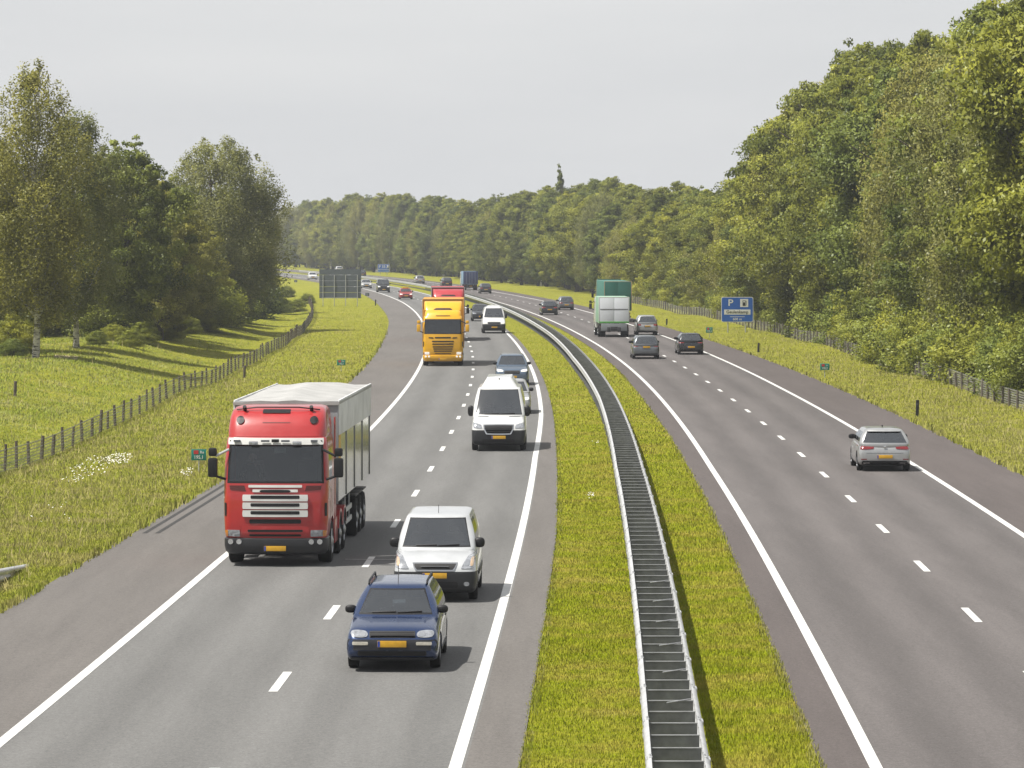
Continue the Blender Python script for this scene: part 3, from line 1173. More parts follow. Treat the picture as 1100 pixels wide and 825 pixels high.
rest_b, rest_p = bmesh.new(), bmesh.new()
k = 0
yy = 50.2
while yy < 600:
    if k < 98:
        bm = bmesh.new()
        crossbar(bm, yy)
        fin(bm, 'cross_bar', XBAR, gr)
    else:
        crossbar(rest_b, yy)
    if k % 2 == 0:
        if k < 196:
            bm = bmesh.new()
            gpost(bm, yy + .2)
            fin(bm, 'post', POSTM, gr)
        else:
            gpost(rest_p, yy + .2)
    k += 1
    yy += 1.36
for f_, s_ in ((RAIL_L, -1), (RAIL_R, 1)):                               # splices where the beams overlap, with their bolts
    for k in range(24):
        yy = 51.6 + k * 4.08
        x = float(f_(yy))
        bm = bmesh.new()
        for zz in (.485, .54, .65, .705):
            box(bm, x + s_ * .058 - .012, x + s_ * .058 + .012, yy - .16, yy + .16, zz - .022, zz + .022, .005)
        box(bm, x - .02, x + .02, yy - .16, yy + .16, .742, .757, .004)
        box(bm, x - .012, x + .012, yy - .07, yy - .045, .757, .772)
        box(bm, x - .012, x + .012, yy + .045, yy + .07, .757, .772)
        fin(bm, 'rail_splice', STEEL, gr)
tag(fin(rest_b, 'distant_cross_bars', XBAR, gr), kind='stuff')
tag(fin(rest_p, 'distant_posts', POSTM, gr), kind='stuff')
for yy in (57.9, 62.0, 66.1, 70.2, 74.2, 78.3):                        # slanting struts between rail and cross bar
    bm = bmesh.new()
    a, b = float(RAIL_L(yy)), float(RAIL_R(yy))
    tube(bm, [((a + b) / 2 - .05, yy + .1, .695), (b - .03, yy + .55, .70)], .010, 6)
    fin(bm, 'strut', STEEL, gr)

# end of the guardrail on the left shoulder, running down into the grass
g2 = thing('guardrail_terminal', 'whitish guardrail end sloping down into the grass at the lower left edge', 'guardrail', (0, 0, 0))
down = lambda y: -.72 * float(np.clip((y - 79) / 12, 0, 1)) - .02
fT = lambda y: -11.62 + (y - 88) * .012
fin(rail_mesh(fT, 1, 40, 91.5, 1.5, down), 'rail', RAILM, g2, ang=70)
for yy in (60, 64, 68, 72, 76, 80):
    B('post', POSTM, g2, (fT(yy) - .12, fT(yy) - .03, yy, yy + .06, -.3, .68 + down(yy)))

# ------------------------------------------------------------------ fences: wooden posts with wire mesh
WOOD = plain('weathered_post_wood', (.105, .085, .068), .9, 0, .45, 5, bump=.4)
WOODP = plain('grey_post_wood', (.15, .13, .11), .9, 0, .4, 5, bump=.4)


def mesh_mat():
    m, nt, b = new_mat('wire_mesh')
    out = nt.nodes['Material Output']
    b.inputs['Base Color'].default_value = (.30, .29, .26, 1)
    b.inputs['Roughness'].default_value = .7
    tc = nd(nt, 'ShaderNodeTexCoord')
    sp = nd(nt, 'ShaderNodeSeparateXYZ')
    lk(nt, tc.outputs['UV'], sp.inputs[0])
    ws = []
    for ax, sc in ((0, 9.), (1, 9.)):
        q = nd(nt, 'ShaderNodeMath', operation='MULTIPLY')
        lk(nt, sp.outputs[ax], q.inputs[0])
        q.inputs[1].default_value = sc
        fr = nd(nt, 'ShaderNodeMath', operation='FRACT')
        lk(nt, q.outputs[0], fr.inputs[0])
        lt = nd(nt, 'ShaderNodeMath', operation='LESS_THAN')
        lk(nt, fr.outputs[0], lt.inputs[0])
        lt.inputs[1].default_value = .2
        ws.append(lt)
    mx = nd(nt, 'ShaderNodeMath', operation='MAXIMUM')
    lk(nt, ws[0].outputs[0], mx.inputs[0])
    lk(nt, ws[1].outputs[0], mx.inputs[1])
    tr = nd(nt, 'ShaderNodeBsdfTransparent')
    ms = nd(nt, 'ShaderNodeMixShader')
    lk(nt, mx.outputs[0], ms.inputs[0])
    lk(nt, tr.outputs[0], ms.inputs[1])
    lk(nt, b.outputs[0], ms.inputs[2])
    lk(nt, ms.outputs[0], out.inputs['Surface'])
    return m


MESH = mesh_mat()


def fence(label, f, y0, y1, sp, h, pmat, seed, gaps=()):
    rd = random.Random(seed)
    t = thing('wire_fence', label, 'fence', (0, 0, 0))
    rest = bmesh.new()
    ys, k, y = [], 0, y0
    while y < y1:
        ys.append(y)
        x = float(f(y))
        z = float(gz(x, y))
        hh = h + rd.uniform(-.10, .12)
        bm = bmesh.new() if k < 98 else rest
        lx, ly = rd.uniform(-.07, .07), rd.uniform(-.05, .05)
        r = rd.uniform(.05, .07)
        tube(bm, [(x, y, z - .3), (x + lx * .5, y + ly * .5, z + hh * .5), (x + lx, y + ly, z + hh)], [r, r, r * .9], 7)
        if k < 98:
            fin(bm, 'post', pmat, t)
        k += 1
        y += sp * rd.uniform(.88, 1.12)
    if len(rest.verts):
        tag(fin(rest, 'distant_posts', pmat, t), kind='stuff')
    else:
        rest.free()
    V, F, U = [], [], []
    for y in np.arange(y0, y1, 1.5):
        x = float(f(y))
        z = float(gz(x, y))
        V += [(x + .06, y, z), (x + .06, y, z + h * .92)]
        U += [(y, 0), (y, h * .92)]
    n = len(V) // 2
    F = [(2 * i, 2 * i + 2, 2 * i + 3, 2 * i + 1) for i in range(n - 1)]
    o = raw('mesh', V, F, MESH, t)
    uv = o.data.uv_layers.new(name='UVMap')
    uv.data.foreach_set('uv', np.array(U, np.float32)[np.array(F).ravel()].ravel())
    bm = bmesh.new()
    for zz in (.35, .66, .93):
        tube(bm, [(float(f(y)) + .07, y, float(gz(float(f(y)), y)) + h * zz) for y in np.arange(y0, y1, 3.)], .008, 4)
    fin(bm, 'wire', POSTM, t)
    return t


fence('wire mesh fence on leaning dark wooden posts between the left verge and the tree bank', FENCE_L, 106, 470, 3.15, .88, WOOD, 3)
fence('grey post and wire fence half hidden by the shrubs of the right wood', FENCE_R, 150, 520, 2.6, .88, WOODP, 4)

# ------------------------------------------------------------------ marker posts and kilometre signs
def marker_post(x, y, h, label, mat=None, name='marker_post', white=True):
    t = thing(name, label, 'post', (x, y, float(gz(x, y))))
    bm = bmesh.new()
    tube(bm, [(0, 0, -.2), (.015, 0, h * .5), (.03, .0, h - .01), (.03, 0, h)], [.075, .075, .075, .06], 10)
    fin(bm, 'shaft', mat or BLACK, t)
    if white:
        bm = bmesh.new()
        lathe(bm, [(h * .72, .0768), (h * .82, .0768)], 'z', 12, (.024, 0, 0), False)
        fin(bm, 'reflector_band', DGREY, t)
    return t


for (u, v0, v1, lab) in ((985, 429, 447, 'black marker post on the right verge abreast of the silver hatchback'),
                         (814.6, 368, 378, 'thin black marker post on the right verge just nearer than the blue parking sign'),
                         (716, 342, 349, 'dark marker post on the right verge beyond the small green sign'),
                         (403.3, 321.5, 328, 'small dark marker post at the shoulder edge right of the big sign back')):
    x, y = at(u, v1)
    marker_post(x, y, (v1 - v0) / FPX * y, lab)
x, y = at(16, 416)
x, y = x * .89, y * .89
marker_post(x, y, .72, 'lone weathered wooden stake in the meadow at the left edge', WOOD, 'wooden_stake', False)
x, y = at(262.4, 404)
marker_post(x, y, .7, 'short wooden stake in the grass in front of the left fence', WOOD, 'wooden_stake', False)

TEAL = plain('green_sign_face', (.0, .20, .17), .45)
SWHITE = plain('sign_white', (.72, .73, .73), .5)
SRED = plain('sign_red', (.5, .03, .03), .5)
SBLUE = plain('sign_blue', (.006, .10, .46), .45, 0, .1)
SBACK = plain('sign_back', (.105, .125, .15), .6, .2, .14, 2)


def km_sign(u, vt, vb, vg, wpx, label, top, num, side=0.):
    x, y = at(u, vg)
    k = FPX / y
    w, h, zb = wpx / k, (vb - vt) / k, (vg - vb) / k
    t = thing('hectometre_sign', label, 'sign', (x, y, 0), side)
    bm = bmesh.new()
    tube(bm, [(0, .03, -.3), (0, .03, zb + h * .8)], .022, 8)
    fin(bm, 'pole', STEEL, t)
    p = B('panel', TEAL, t, (-w / 2, w / 2, -.01, .01, zb, zb + h), bev=.008)
    B('road_shield', SRED, p, (-w * .34, -w * .02, -.018, -.012, zb + h * .56, zb + h * .9))
    text_mesh('number', num, h * .44, SWHITE, p, Vector((0, -.014, zb + h * .27)), (PI / 2, 0, 0), sx=.9)
    text_mesh('side_letters', top, h * .34, SWHITE, p, Vector((w * .22, -.014, zb + h * .72)), (PI / 2, 0, 0))
    return t


km_sign(213.5, 482.5, 494.5, 506, 16, 'green kilometre sign on a thin pole left of the red lorry', 'Re', '195,1')
km_sign(366.5, 386.5, 392.5, 398.5, 9, 'small green kilometre sign on the left verge above the red lorry', 'Re', '195,2')
km_sign(886, 390.5, 397.5, 405, 10, 'small green kilometre sign on the right verge nearer than the parking sign', 'Li', '195,2')
km_sign(762, 351.5, 357.5, 363, 7, 'tiny green kilometre sign left of the blue parking sign', 'Li', '195,3')
for (u, v, lab) in ((394.5, 320.3, 'small dark sign back standing right of the big sign back'), (317.7, 305, 'small dark sign back at the road edge left of the big sign'), (288, 300, 'farthest small dark sign back beside the bend on the left')):
    x, y = at(u, v)
    t = thing('small_sign', lab, 'sign', (x, y, 0))
    B('panel', SBACK, t, (-.28, .28, -.01, .01, .30, .72), bev=.008)
    bm = bmesh.new()
    tube(bm, [(0, -.03, -.3), (0, -.03, .6)], .025, 6)
    fin(bm, 'pole', STEEL, t)

# ------------------------------------------------------------------ the blue parking sign
def round_panel(name, w, h, r, y, z0, mat, parent, th=.02):
    bm = bmesh.new()
    pts = []
    for cx, cz, a0 in ((w / 2 - r, z0 + r, -PI / 2), (w / 2 - r, z0 + h - r, 0), (-w / 2 + r, z0 + h - r, PI / 2), (-w / 2 + r, z0 + r, PI)):
        for k in range(7):
            a = a0 + PI / 2 * k / 6
            pts.append((cx + r * math.cos(a), cz + r * math.sin(a)))
    f = bm.faces.new([bm.verts.new((p[0], y, p[1])) for p in pts])
    ex = bmesh.ops.extrude_face_region(bm, geom=[f])
    for v in ex['geom']:
        if isinstance(v, bmesh.types.BMVert):
            v.co.y += th
    return fin(bm, name, mat, parent, True, 30)


x, y = at(792, 357)
k = FPX / y
t = thing('parking_sign', 'big blue parking and fuel sign on two posts on the right verge', 'sign', (x, y, 0))
zb, w, h = 11 / k, 34.5 / k, 27 / k
pn = round_panel('panel', w, h, .16, 0, zb, SWHITE, t)
round_panel('blue_face', w - .10, h - .10, .13, -.006, zb + .05, SBLUE, pn, .004)
text_mesh('parking_letter', 'P', .78, SWHITE, pn, Vector((-w * .21, -.012, zb + h * .76)), (PI / 2, 0, 0), ext=.003, sx=1.15)
B('pump_field', SWHITE, pn, (w * .09, w * .34, -.012, -.008, zb + h * .60, zb + h * .92))
B('pump_symbol', BLACK, pn, (w * .165, w * .255, -.02, -.0135, zb + h * .65, zb + h * .86), (w * .275, w * .285, -.02, -.0135, zb + h * .68, zb + h * .82),
  (w * .255, w * .28, -.02, -.0135, zb + h * .665, zb + h * .68), (w * .262, w * .285, -.02, -.0135, zb + h * .82, zb + h * .84))
B('pump_window', SWHITE, pn, (w * .18, w * .24, -.024, -.021, zb + h * .785, zb + h * .835))
B('name_field', SWHITE, pn, (-w * .41, w * .41, -.012, -.008, zb + h * .30, zb + h * .50))
text_mesh('place_name', 'Geulenkamp', .36, BLACK, pn, Vector((0, -.016, zb + h * .40)), (PI / 2, 0, 0), ext=.003, sx=1.02)
B('rule_line', SWHITE, pn, (-w * .23, w * .23, -.012, -.008, zb + h * .205, zb + h * .222))
text_mesh('distance', '600 m', .30, SWHITE, pn, Vector((0, -.012, zb + h * .115)), (PI / 2, 0, 0), ext=.003)
for sx in (-.29, .26):
    bm = bmesh.new()
    tube(bm, [(w * sx, .09, -.4), (w * sx, .09, zb + h * .92)], .055, 10)
    fin(bm, 'post', STEEL, t)

# the far blue sign at the bend
x, y = at(412, 295.7)
k = FPX / y
t = thing('direction_sign', 'small far blue direction sign in front of the dark wood at the bend', 'sign', (x, y, 0))
w, h, zb = 12.5 / k, 8.6 / k, 3.4 / k
pn = round_panel('panel', w, h, .15, 0, zb, SWHITE, t)
round_panel('blue_face', w - .12, h * .60, .1, -.006, zb + h * .37, SBLUE, pn, .004)
round_panel('lower_blue_face', w - .12, h * .30, .1, -.006, zb + .05, plain('sign_pale_blue', (.06, .16, .42), .5), pn, .004)
text_mesh('lettering', 'P 35', h * .46, SWHITE, pn, Vector((-w * .12, -.012, zb + h * .67)), (PI / 2, 0, 0))
bm = bmesh.new()
tube(bm, [(w * .28, -.012, zb + h * .5), (w * .40, -.012, zb + h * .8)], .09, 6)
tube(bm, [(w * .26, -.012, zb + h * .80), (w * .41, -.012, zb + h * .82), (w * .41, -.012, zb + h * .55)], .08, 6)
fin(bm, 'arrow', SWHITE, pn)
for sx in (-.3, .3):
    bm = bmesh.new()
    tube(bm, [(w * sx, .09, -.4), (w * sx, .09, zb + h * .9)], .07, 8)
    fin(bm, 'post', STEEL, t)

# the big sign seen from behind
x, y = at(365.5, 329)
k = FPX / y
t = thing('road_sign', 'large dark back of a road sign on four thin posts beside the left shoulder', 'sign', (x, y, 0))
w, h, zb = 45 / k, 31.5 / k, 8.5 / k
q = 5
for r_ in range(q):
    B('panel', SBACK, t, (-w / 2, w / 2, -.012, .012, zb + h * r_ / q + .012, zb + h * (r_ + 1) / q - .012))
for r_ in range(q):
    B('rib', plain('sign_rib', (.07, .082, .10), .6, .2), t, (-w / 2 + .03, w / 2 - .03, .013, .06, zb + h * (r_ + .5) / q - .05, zb + h * (r_ + .5) / q + .05))
for sx in (-.41, -.14, .13, .41):
    bm = bmesh.new()
    tube(bm, [(w * sx, -.09, -.4), (w * sx, -.09, zb + h * .8)], .042, 8)
    fin(bm, 'post', STEEL, t)
B('lower_rail', STEEL, t, (-w / 2 + .3, w / 2 - .3, -.08, -.02, zb + .03, zb + .09))

# ================================================================== VEHICLES
def wheel(parent, x, y, r, w, rimmat=RIM, side=1, spokes=5):
    """wheel with its axle along x; side = +1 when the outer face looks to +x"""
    bm = bmesh.new()
    h = w / 2
    lathe(bm, [(-h * .8, r * .64), (-h, r * .80), (-h * .95, r * .95), (-h * .6, r), (h * .6, r), (h * .95, r * .95), (h, r * .80), (h * .8, r * .64)], 'x', 28, (x, y, r))
    t = fin(bm, 'wheel', TYRE, parent, ang=50)
    bm = bmesh.new()
    s = side
    lathe(bm, [(s * h * .78, r * .655), (s * h * .88, r * .62), (s * h * .5, r * .56), (s * h * .3, r * .3), (s * h * .45, r * .16), (s * h * .5, .005), (-s * h * .7, .005), (-s * h * .7, r * .655)], 'x', 28, (x, y, r), False)
    for k in range(spokes):
        a = 2 * PI * k / spokes
        p0 = (x + s * h * .55, y + r * .12 * math.cos(a), r + r * .12 * math.sin(a))
        p1 = (x + s * h * .72, y + r * .58 * math.cos(a), r + r * .58 * math.sin(a))
        tube(bm, [p0, p1], [r * .1, r * .07], 6)
    fin(bm, 'rim', rimmat, t)
    return t


def mirror_part(parent, x, y, z, mat, s, sz=(.12, .07, .085), arm=True):
    bm = bmesh.new()
    bmesh.ops.create_uvsphere(bm, u_segments=14, v_segments=10, radius=1)
    for v in bm.verts:
        q = v.co
        for i in range(3):
            q[i] = math.copysign(abs(q[i]) ** .75, q[i])
        v.co = Vector((x + s * .11 + q.x * sz[0], y + q.y * sz[1] * (1 if q.y < 0 else .5), z + q.z * sz[2]))
    if arm:
        tube(bm, [(x - s * .04, y, z - sz[2] * .6), (x + s * .08, y, z - sz[2] * .4)], .025, 6)
    return fin(bm, 'wing_mirror', mat, parent)


def body_ring(y, zb, zt, w, crown, tuck, belt):
    h = zt - zb
    hp = [(0, zt + crown), (.4 * w, zt + crown * .86), (.74 * w, zt + crown * .42), (.90 * w, zt), (belt * w, zt - .035 - .05 * h), (.985 * w, zt - .28 * h), (1.0 * w, zb + .52 * h), (.995 * w, zb + .26 * h), (tuck * w, zb + .05 * h), (.86 * w, zb), (.45 * w, zb), (0, zb)]
    r = [(x, y, z) for x, z in hp]
    l = [(-x, y, z) for x, z in hp[-2:0:-1]]
    return r + l


def car(name, label, cat, P, rear_view=False):
    """P: dict of the car's own measures; the car points to -y, its middle at the origin"""
    L, H = P['L'], P['H']
    hl = L / 2
    t = thing(name, label, cat)
    pm = P['paint']
    st = [(y - hl, zb, zt, w) for (y, zb, zt, w) in P['st']]
    rings = [body_ring(y, zb, zt, w, P.get('crown', .03) * min(1, (zt - zb) * 1.6), .965, .955) for (y, zb, zt, w) in st]
    wr, wy = P['wr'], (P['ax'][0] - hl, P['ax'][1] - hl)
    cut = bmesh.new()
    for y in wy:
        lathe(cut, [(-1.3, wr + .055), (1.3, wr + .055)], 'x', 28, (0, y, wr + .01), False)
    bm = evaluated(loft(rings), [('sub', 1), ('bool', cut)])
    body_bvh = BVHTree.FromBMesh(bm)
    # cabin shell
    yA, yB, yC, yD = [q - hl for q in P['cab']]
    bz, wb, wrf = P['bz'], P['wb'], P['wrf']
    zr = H - P.get('rh', .075)
    nl = 7
    cr = []
    bf, br = P.get('bow', .13), P.get('rbow', .07)
    cr.append(ring_rr(wb - .01, yA + .02, yD - .02, bz - .13, .16, bf, br))
    for k in range(nl + 1):
        s = k / nl
        bulge = .028 * math.sin(PI * s)
        e = s ** 1.0
        cr.append(ring_rr(wb + (wrf - wb) * s ** 1.15 + bulge, yA + (yB - yA) * e - bulge * .6, yD + (yC - yD) * e + bulge * .8, bz - .02 + (zr - bz + .02) * s, .16 * (1 - s) + P.get('rc', .14) * s, bf, br))
    cr.append(ring_rr(wrf - .03, yB + .045, yC - .03, zr + .032, P.get('rc', .14), bf, br))
    cr.append(ring_rr(wrf - .12, yB + .17, yC - .12, zr + .055, P.get('rc', .14), bf * .9, br))
    cr.append(ring_rr(wrf - .34, yB + .45, yC - .4, H - .004, .12, bf * .5, br * .5))
    cb = loft(cr)
    cb.faces.ensure_lookup_table()
    cb.normal_update()
    bmesh.ops.recalc_face_normals(cb, faces=cb.faces[:])
    bmesh.ops.delete(cb, geom=[f for f in cb.faces if f.normal.z < -.9], context='FACES')
    cab_bvh = BVHTree.FromBMesh(cb)
    zt0, zt1 = bz + .035, zr - .035

    def hw(z):
        s = max(0, min(1, (z - bz) / (zr - bz)))
        return wb + (wrf - wb) * s ** 1.15

    def yf(z):
        return yA + (yB - yA) * (z - bz) / (zr - bz)

    def yr(z):
        return yD + (yC - yD) * (z - bz) / (zr - bz)
    seal = .022
    if P.get('screen', True):
        a, b = hw(zt0) - .10, hw(zt1) - .095
        cut_panel(cb, [(-a, zt0), (a, zt0), (b, zt1 + .02), (-b, zt1 + .02)], 'front', 'windscreen_seal', BLACK, t, .12)
        a -= seal
        b -= seal
        # the glass lies in the seal
        s2 = bpy.data.objects[t.children[-1].name]
        sb = bmesh.new()
        sb.from_mesh(s2.data)
        cut_panel(sb, [(-a, zt0 + .03), (a, zt0 + .03), (b, zt1 - .004), (-b, zt1 - .004)], 'front', 'windscreen', GLASS, t, .05)
        sb.to_mesh(s2.data)
        sb.free()
    if P.get('rear_glass', True):
        za, zb_ = zt0 + P.get('rgz', .02), zt1 + .015
        a, b = hw(za) - .09, hw(zb_) - .09
        cut_panel(cb, [(-a, za), (a, za), (b, zb_), (-b, zb_)], 'rear', 'rear_window', GLASS, t, .12)
    for s in ('left', 'right'):
        z0, z1 = zt0 + .015, zt1 - .025
        f0, f1 = yf(z0) + .17, yf(z1) + .13
        r0, r1 = yr(z0) - .20, yr(z1) - .14
        sp = [q - hl for q in P.get('pillars', [])]
        e = [(f0, f1)] + [(q, q) for q in sp] + [(r0, r1)]
        if P.get('side_to'):
            e[-1] = (P['side_to'] - hl,) * 2
        for k in range(len(e) - 1):
            g = .035
            cut_panel(cb, [(e[k][0] + g, z0), (e[k + 1][0] - g, z0), (e[k + 1][1] - g, z1), (e[k][1] + g, z1)], s, 'side_window', GLASS, t, .2)
    fin(cb, 'cabin', P.get('cabpaint', pm), t, ang=50)
    # black sills / lower body side
    if P.get('sill'):
        for s in ('left', 'right'):
            plate(body_bvh, rect(wy[0] + wr + .1, wy[1] - wr - .1, st[4][1] + .03, st[4][1] + .16), s, 'sill', P['sill'], t, .002, .012, 0, 10, 2)
    # interior
    if P.get('detail', 1):
        bm2 = bmesh.new()
        box(bm2, -wb + .09, wb - .09, yA + .55, min(yC, yA + 3.2) - .05, bz - .06, bz - .03)
        fin(bm2, 'parcel_floor', INNER, t)
        B('dashboard', INNER, t, (-wb + .1, wb - .1, yA + .12, yA + .62, bz - .06, bz + .05), bev=.04)
        ys = (yB + yA) / 2 + .75
        for sx in (-.36, .36):
            B('seat', INNER, t, (sx - .24, sx + .24, ys, ys + .14, bz - .1, bz + .24), (sx - .13, sx + .13, ys + .02, ys + .12, bz + .27, bz + .43), bev=.05)
    # running gear
    B('chassis', BLACK, t, (-.56, .56, -hl + .35, hl - .3, st[4][1] + .03, st[4][1] + .25))
    tw = P.get('tw', .2)
    hwid = max(q[3] for q in st)
    for y in wy:
        for s in (-1, 1):
            wheel(t, s * (hwid - tw / 2 - .015), y, wr, tw, P.get('rim', RIM), s)
    my = P.get('mir', P['cab'][0] + .35) - hl
    for s in (-1, 1):
        mirror_part(t, s * (hw(bz + .1) - .02), my, P.get('mz', bz + .10), P.get('mirmat', BLACK), s, P.get('msz', (.12, .07, .085)))
    for (nm, m, q, view, off, th, rnd, both) in P.get('plates', []):
        src = cab_bvh if nm.startswith('cab_') else body_bvh
        nm2 = nm[4:] if nm.startswith('cab_') else nm
        plate(src, q, view, nm2, m, t, off, th, rnd)
        if both:
            plate(src, mir(q), view, nm2, m, t, off, th, rnd)
    for (nm, m, q, view, lim) in P.get('cuts', []):
        cut_panel(bm, q, view, nm, m, t, lim, dmin=hl - .95 if view == 'front' else .5)
    for fn in P.get('extra', []):
        fn(t, P, body_bvh, cab_bvh, hl)
    fin(bm, 'body', pm, t, ang=38)
    return t


def num_plate(y, z, w=.52, h=.115, face=-1, blue=True, x=0.):
    """a yellow number plate with its blue band; y measured from the car's middle"""
    def fn(t, P, bb, cb, hl):
        p = B('number_plate', PLATE, t, (x - w / 2, x + w / 2, y - .008, y + .008, z - h / 2, z + h / 2), bev=.004)
        if blue:
            xx = x - w / 2 if face < 0 else x + w / 2 - .05
            B('country_band', PBLUE, p, (xx + .004, xx + .046, y + (face * .0115 if face < 0 else .009), y + (-.009 if face < 0 else .0115), z - h / 2 + .004, z + h / 2 - .004))
    return fn


def bars(name, mat, boxes, bev=.008):
    def fn(t, P, bb, cb, hl):
        B(name, mat, t, *boxes, bev=bev)
    return fn


def aerial(y, z, l=.35):
    def fn(t, P, bb, cb, hl):
        bm = bmesh.new()
        tube(bm, [(0, y - hl, z), (0, y - hl + l * .5, z + l)], .007, 5)
        fin(bm, 'aerial', BLACK, t)
    return fn


def roof_rails(y0, y1, x, z, mat=BLACK):
    def fn(t, P, bb, cb, hl):
        for s in (-1, 1):
            bm = bmesh.new()
            tube(bm, [(s * x, y0 - hl, z - .06), (s * x, y0 - hl + .12, z), (s * x, y1 - hl - .12, z), (s * x, y1 - hl, z - .06)], .02, 8)
            fin(bm, 'roof_rail', mat, t)
    return fn


def wipers(bz, yA, w):
    def fn(t, P, bb, cb, hl):
        for a, b in ((-.55, .02), (.05, .62)):
            bm = bmesh.new()
            ya = yA - hl - P.get('bow', .13)
            pts = []
            for k in range(4):
                x = (a + (b - a) * k / 3) * w
                o = Vector((x, 0, bz + .075 + .005 * k))
                h = cb.ray_cast(o + Vector((0, -20, 0)), Vector((0, 1, 0)))
                pts.append((x, (h[0].y if h[0] else ya) - .022, o.z))
            tube(bm, pts, .012, 5)
            fin(bm, 'wiper', BLACK, t)
    return fn


def place(t, u, v, ov, P, away=False, turn=0.):
    x, y = at(u, v)
    s = slope(y)
    a = -math.atan(s) + turn
    if away:
        a += PI
    off = Vector((0, P['L'] / 2 - ov, 0))
    d = Matrix.Rotation(-math.atan(s) + turn, 3, 'Z') @ off
    t.location = (x + d.x, y + d.y, .004)
    t.rotation_euler = (0, 0, a)


def hatch(paintm, L=4.25, W=1.79, H=1.46, detail=1, **kw):
    k, w = L / 4.25, W / 2
    P = dict(L=L, H=H, paint=paintm, wr=.31, ax=(.86 * k, 3.48 * k), tw=.21, detail=detail,
             st=[(0, .34, .52, w * .76), (.03, .27, .60, w * .86), (.11, .20, .70, w * .94), (.24, .18, .775, w * .965), (.5, .17, .83, w * .98), (.95 * k, .17, .90, w * .99), (1.3 * k, .17, .95, w), (2.4 * k, .17, .965, w), (3.4 * k, .17, .955, w * .995),
                 (L - .36, .19, .93, w * .985), (L - .14, .22, .885, w * .96), (L - .035, .28, .78, w * .92), (L, .36, .60, w * .85)],
             cab=(1.05 * k, 1.88 * k, L - .43, L - .10), bz=.955, wb=w * .93, wrf=w * .70, pillars=[2.35 * k, 3.2 * k], rgz=-.015)
    P.update(kw)
    return P


def front_face(P, W, zl=(.60, .74), zg=(.58, .70), bz=(.22, .38), lamp=LAMP, grille=BLACK, fog=False, plate_z=.46):
    w = W / 2
    P.setdefault('plates', [])
    P['plates'] += [('headlight', lamp, [(w * .50, zl[0] + .01), (w * .90, zl[0] + .03), (w * .93, zl[1] + .03), (w * .52, zl[1] - .02)], 'front', .003, .012, .6, True),
                    ('grille', grille, rect(-w * .46, w * .46, *zg), 'front', .003, .010, .15, False),
                    ('lower_grille', BLACK, rect(-w * .60, w * .60, *bz), 'front', .003, .010, .25, False)]
    if fog:
        P['plates'].append(('fog_light', LAMP, rect(w * .66, w * .84, bz[0] + .05, bz[1] - .02), 'front', .003, .012, .9, True))
    P.setdefault('extra', [])
    P['extra'] = P['extra'] + [num_plate(-P['L'] / 2 - .02, plate_z, face=-1)]
    return P


def rear_face(P, W, zt=(.72, .86), xin=.48, bump=BLACK, bz=(.20, .36), plate_z=.58, lamp=TAIL, dark_lamp=None):
    w = W / 2
    P.setdefault('plates', [])
    P['plates'] += [('tail_light', lamp, [(w * xin, zt[0] + .02), (w * .96, zt[0]), (w * .97, zt[1]), (w * xin, zt[1] - .01)], 'rear', .003, .014, .45, True),
                    ('rear_bumper', bump, rect(-w * .86, w * .86, *bz), 'rear', .003, .016, .2, False)]
    P.setdefault('extra', [])
    P['extra'] = P['extra'] + [num_plate(P['L'] / 2 + .012, plate_z, face=1)]
    return P

P_NAVY = paint('navy_paint', (.010, .034, .115), .35, .24)
P_WHITE = paint('white_paint', (.72, .73, .73), 0, .34)
P_SILVERW = paint('pearl_silver_paint', (.62, .64, .66), .25, .34)
P_SILVER = paint('silver_paint', (.47, .48, .485), .5, .34)
P_GREY = paint('grey_paint', (.16, .175, .195), .55, .34)
P_DBLUE = paint('steel_blue_paint', (.13, .18, .25), .5, .32)
P_BLACK = paint('black_paint', (.014, .016, .020), .2, .28)
P_DARK = paint('anthracite_paint', (.035, .040, .048), .4, .3)
P_RED = paint('red_car_paint', (.35, .02, .025), .1, .3)
P_TRED = paint('lorry_red_paint', (.46, .022, .024), .0, .36)
P_TYEL = paint('lorry_yellow_paint', (.90, .47, .003), .0, .38)

# --- near cars -----------------------------------------------------------------------------------
# navy estate
P = dict(L=4.34, H=1.44, paint=P_NAVY, wr=.30, ax=(.86, 3.34), tw=.19,
         st=[(0, .36, .55, .68), (.02, .30, .585, .765), (.085, .235, .66, .812), (.16, .20, .735, .826), (.26, .18, .78, .832), (.62, .17, .832, .842), (1.0, .17, .885, .846), (1.3, .17, .915, .85), (2.3, .17, .925, .85), (3.3, .17, .93, .85),
             (3.98, .19, .93, .835), (4.2, .23, .90, .81), (4.31, .30, .80, .78), (4.34, .38, .6, .72)],
         cab=(1.08, 1.90, 3.96, 4.24), bz=.90, wb=.785, wrf=.585, bow=.12, pillars=[2.36, 3.14], mir=1.5, mz=1.0, msz=(.105, .06, .075), rim=RIM, sill=BLACK)
P['plates'] = [('headlight', LAMP, [(.43, .625), (.745, .63), (.76, .755), (.45, .745)], 'front', .002, .014, .75, True),
               ('headlight_reflector', REFL, [(.47, .645), (.60, .648), (.60, .73), (.48, .725)], 'front', .015, .006, .9, True),
               ('grille', BLACK, rect(-.415, .415, .625, .735), 'front', .002, .010, .1, False),
               ('front_bumper', plain('bumper_grey', (.018, .019, .025), .45), [(-.825, .40), (.825, .40), (.805, .59), (-.805, .59)], 'front', .004, .028, .05, False),
               ('indicator_light', plain('pale_indicator_lens', (.55, .52, .44), .2, 0, .25, 16, 1), rect(.43, .715, .495, .555), 'front', .032, .008, .2, True),
               ('lower_grille', BLACK, rect(-.62, .62, .30, .385), 'front', .002, .012, .1, False),
               ('spoiler', DGREY, rect(-.76, .76, .205, .265), 'front', .006, .03, .1, False)]
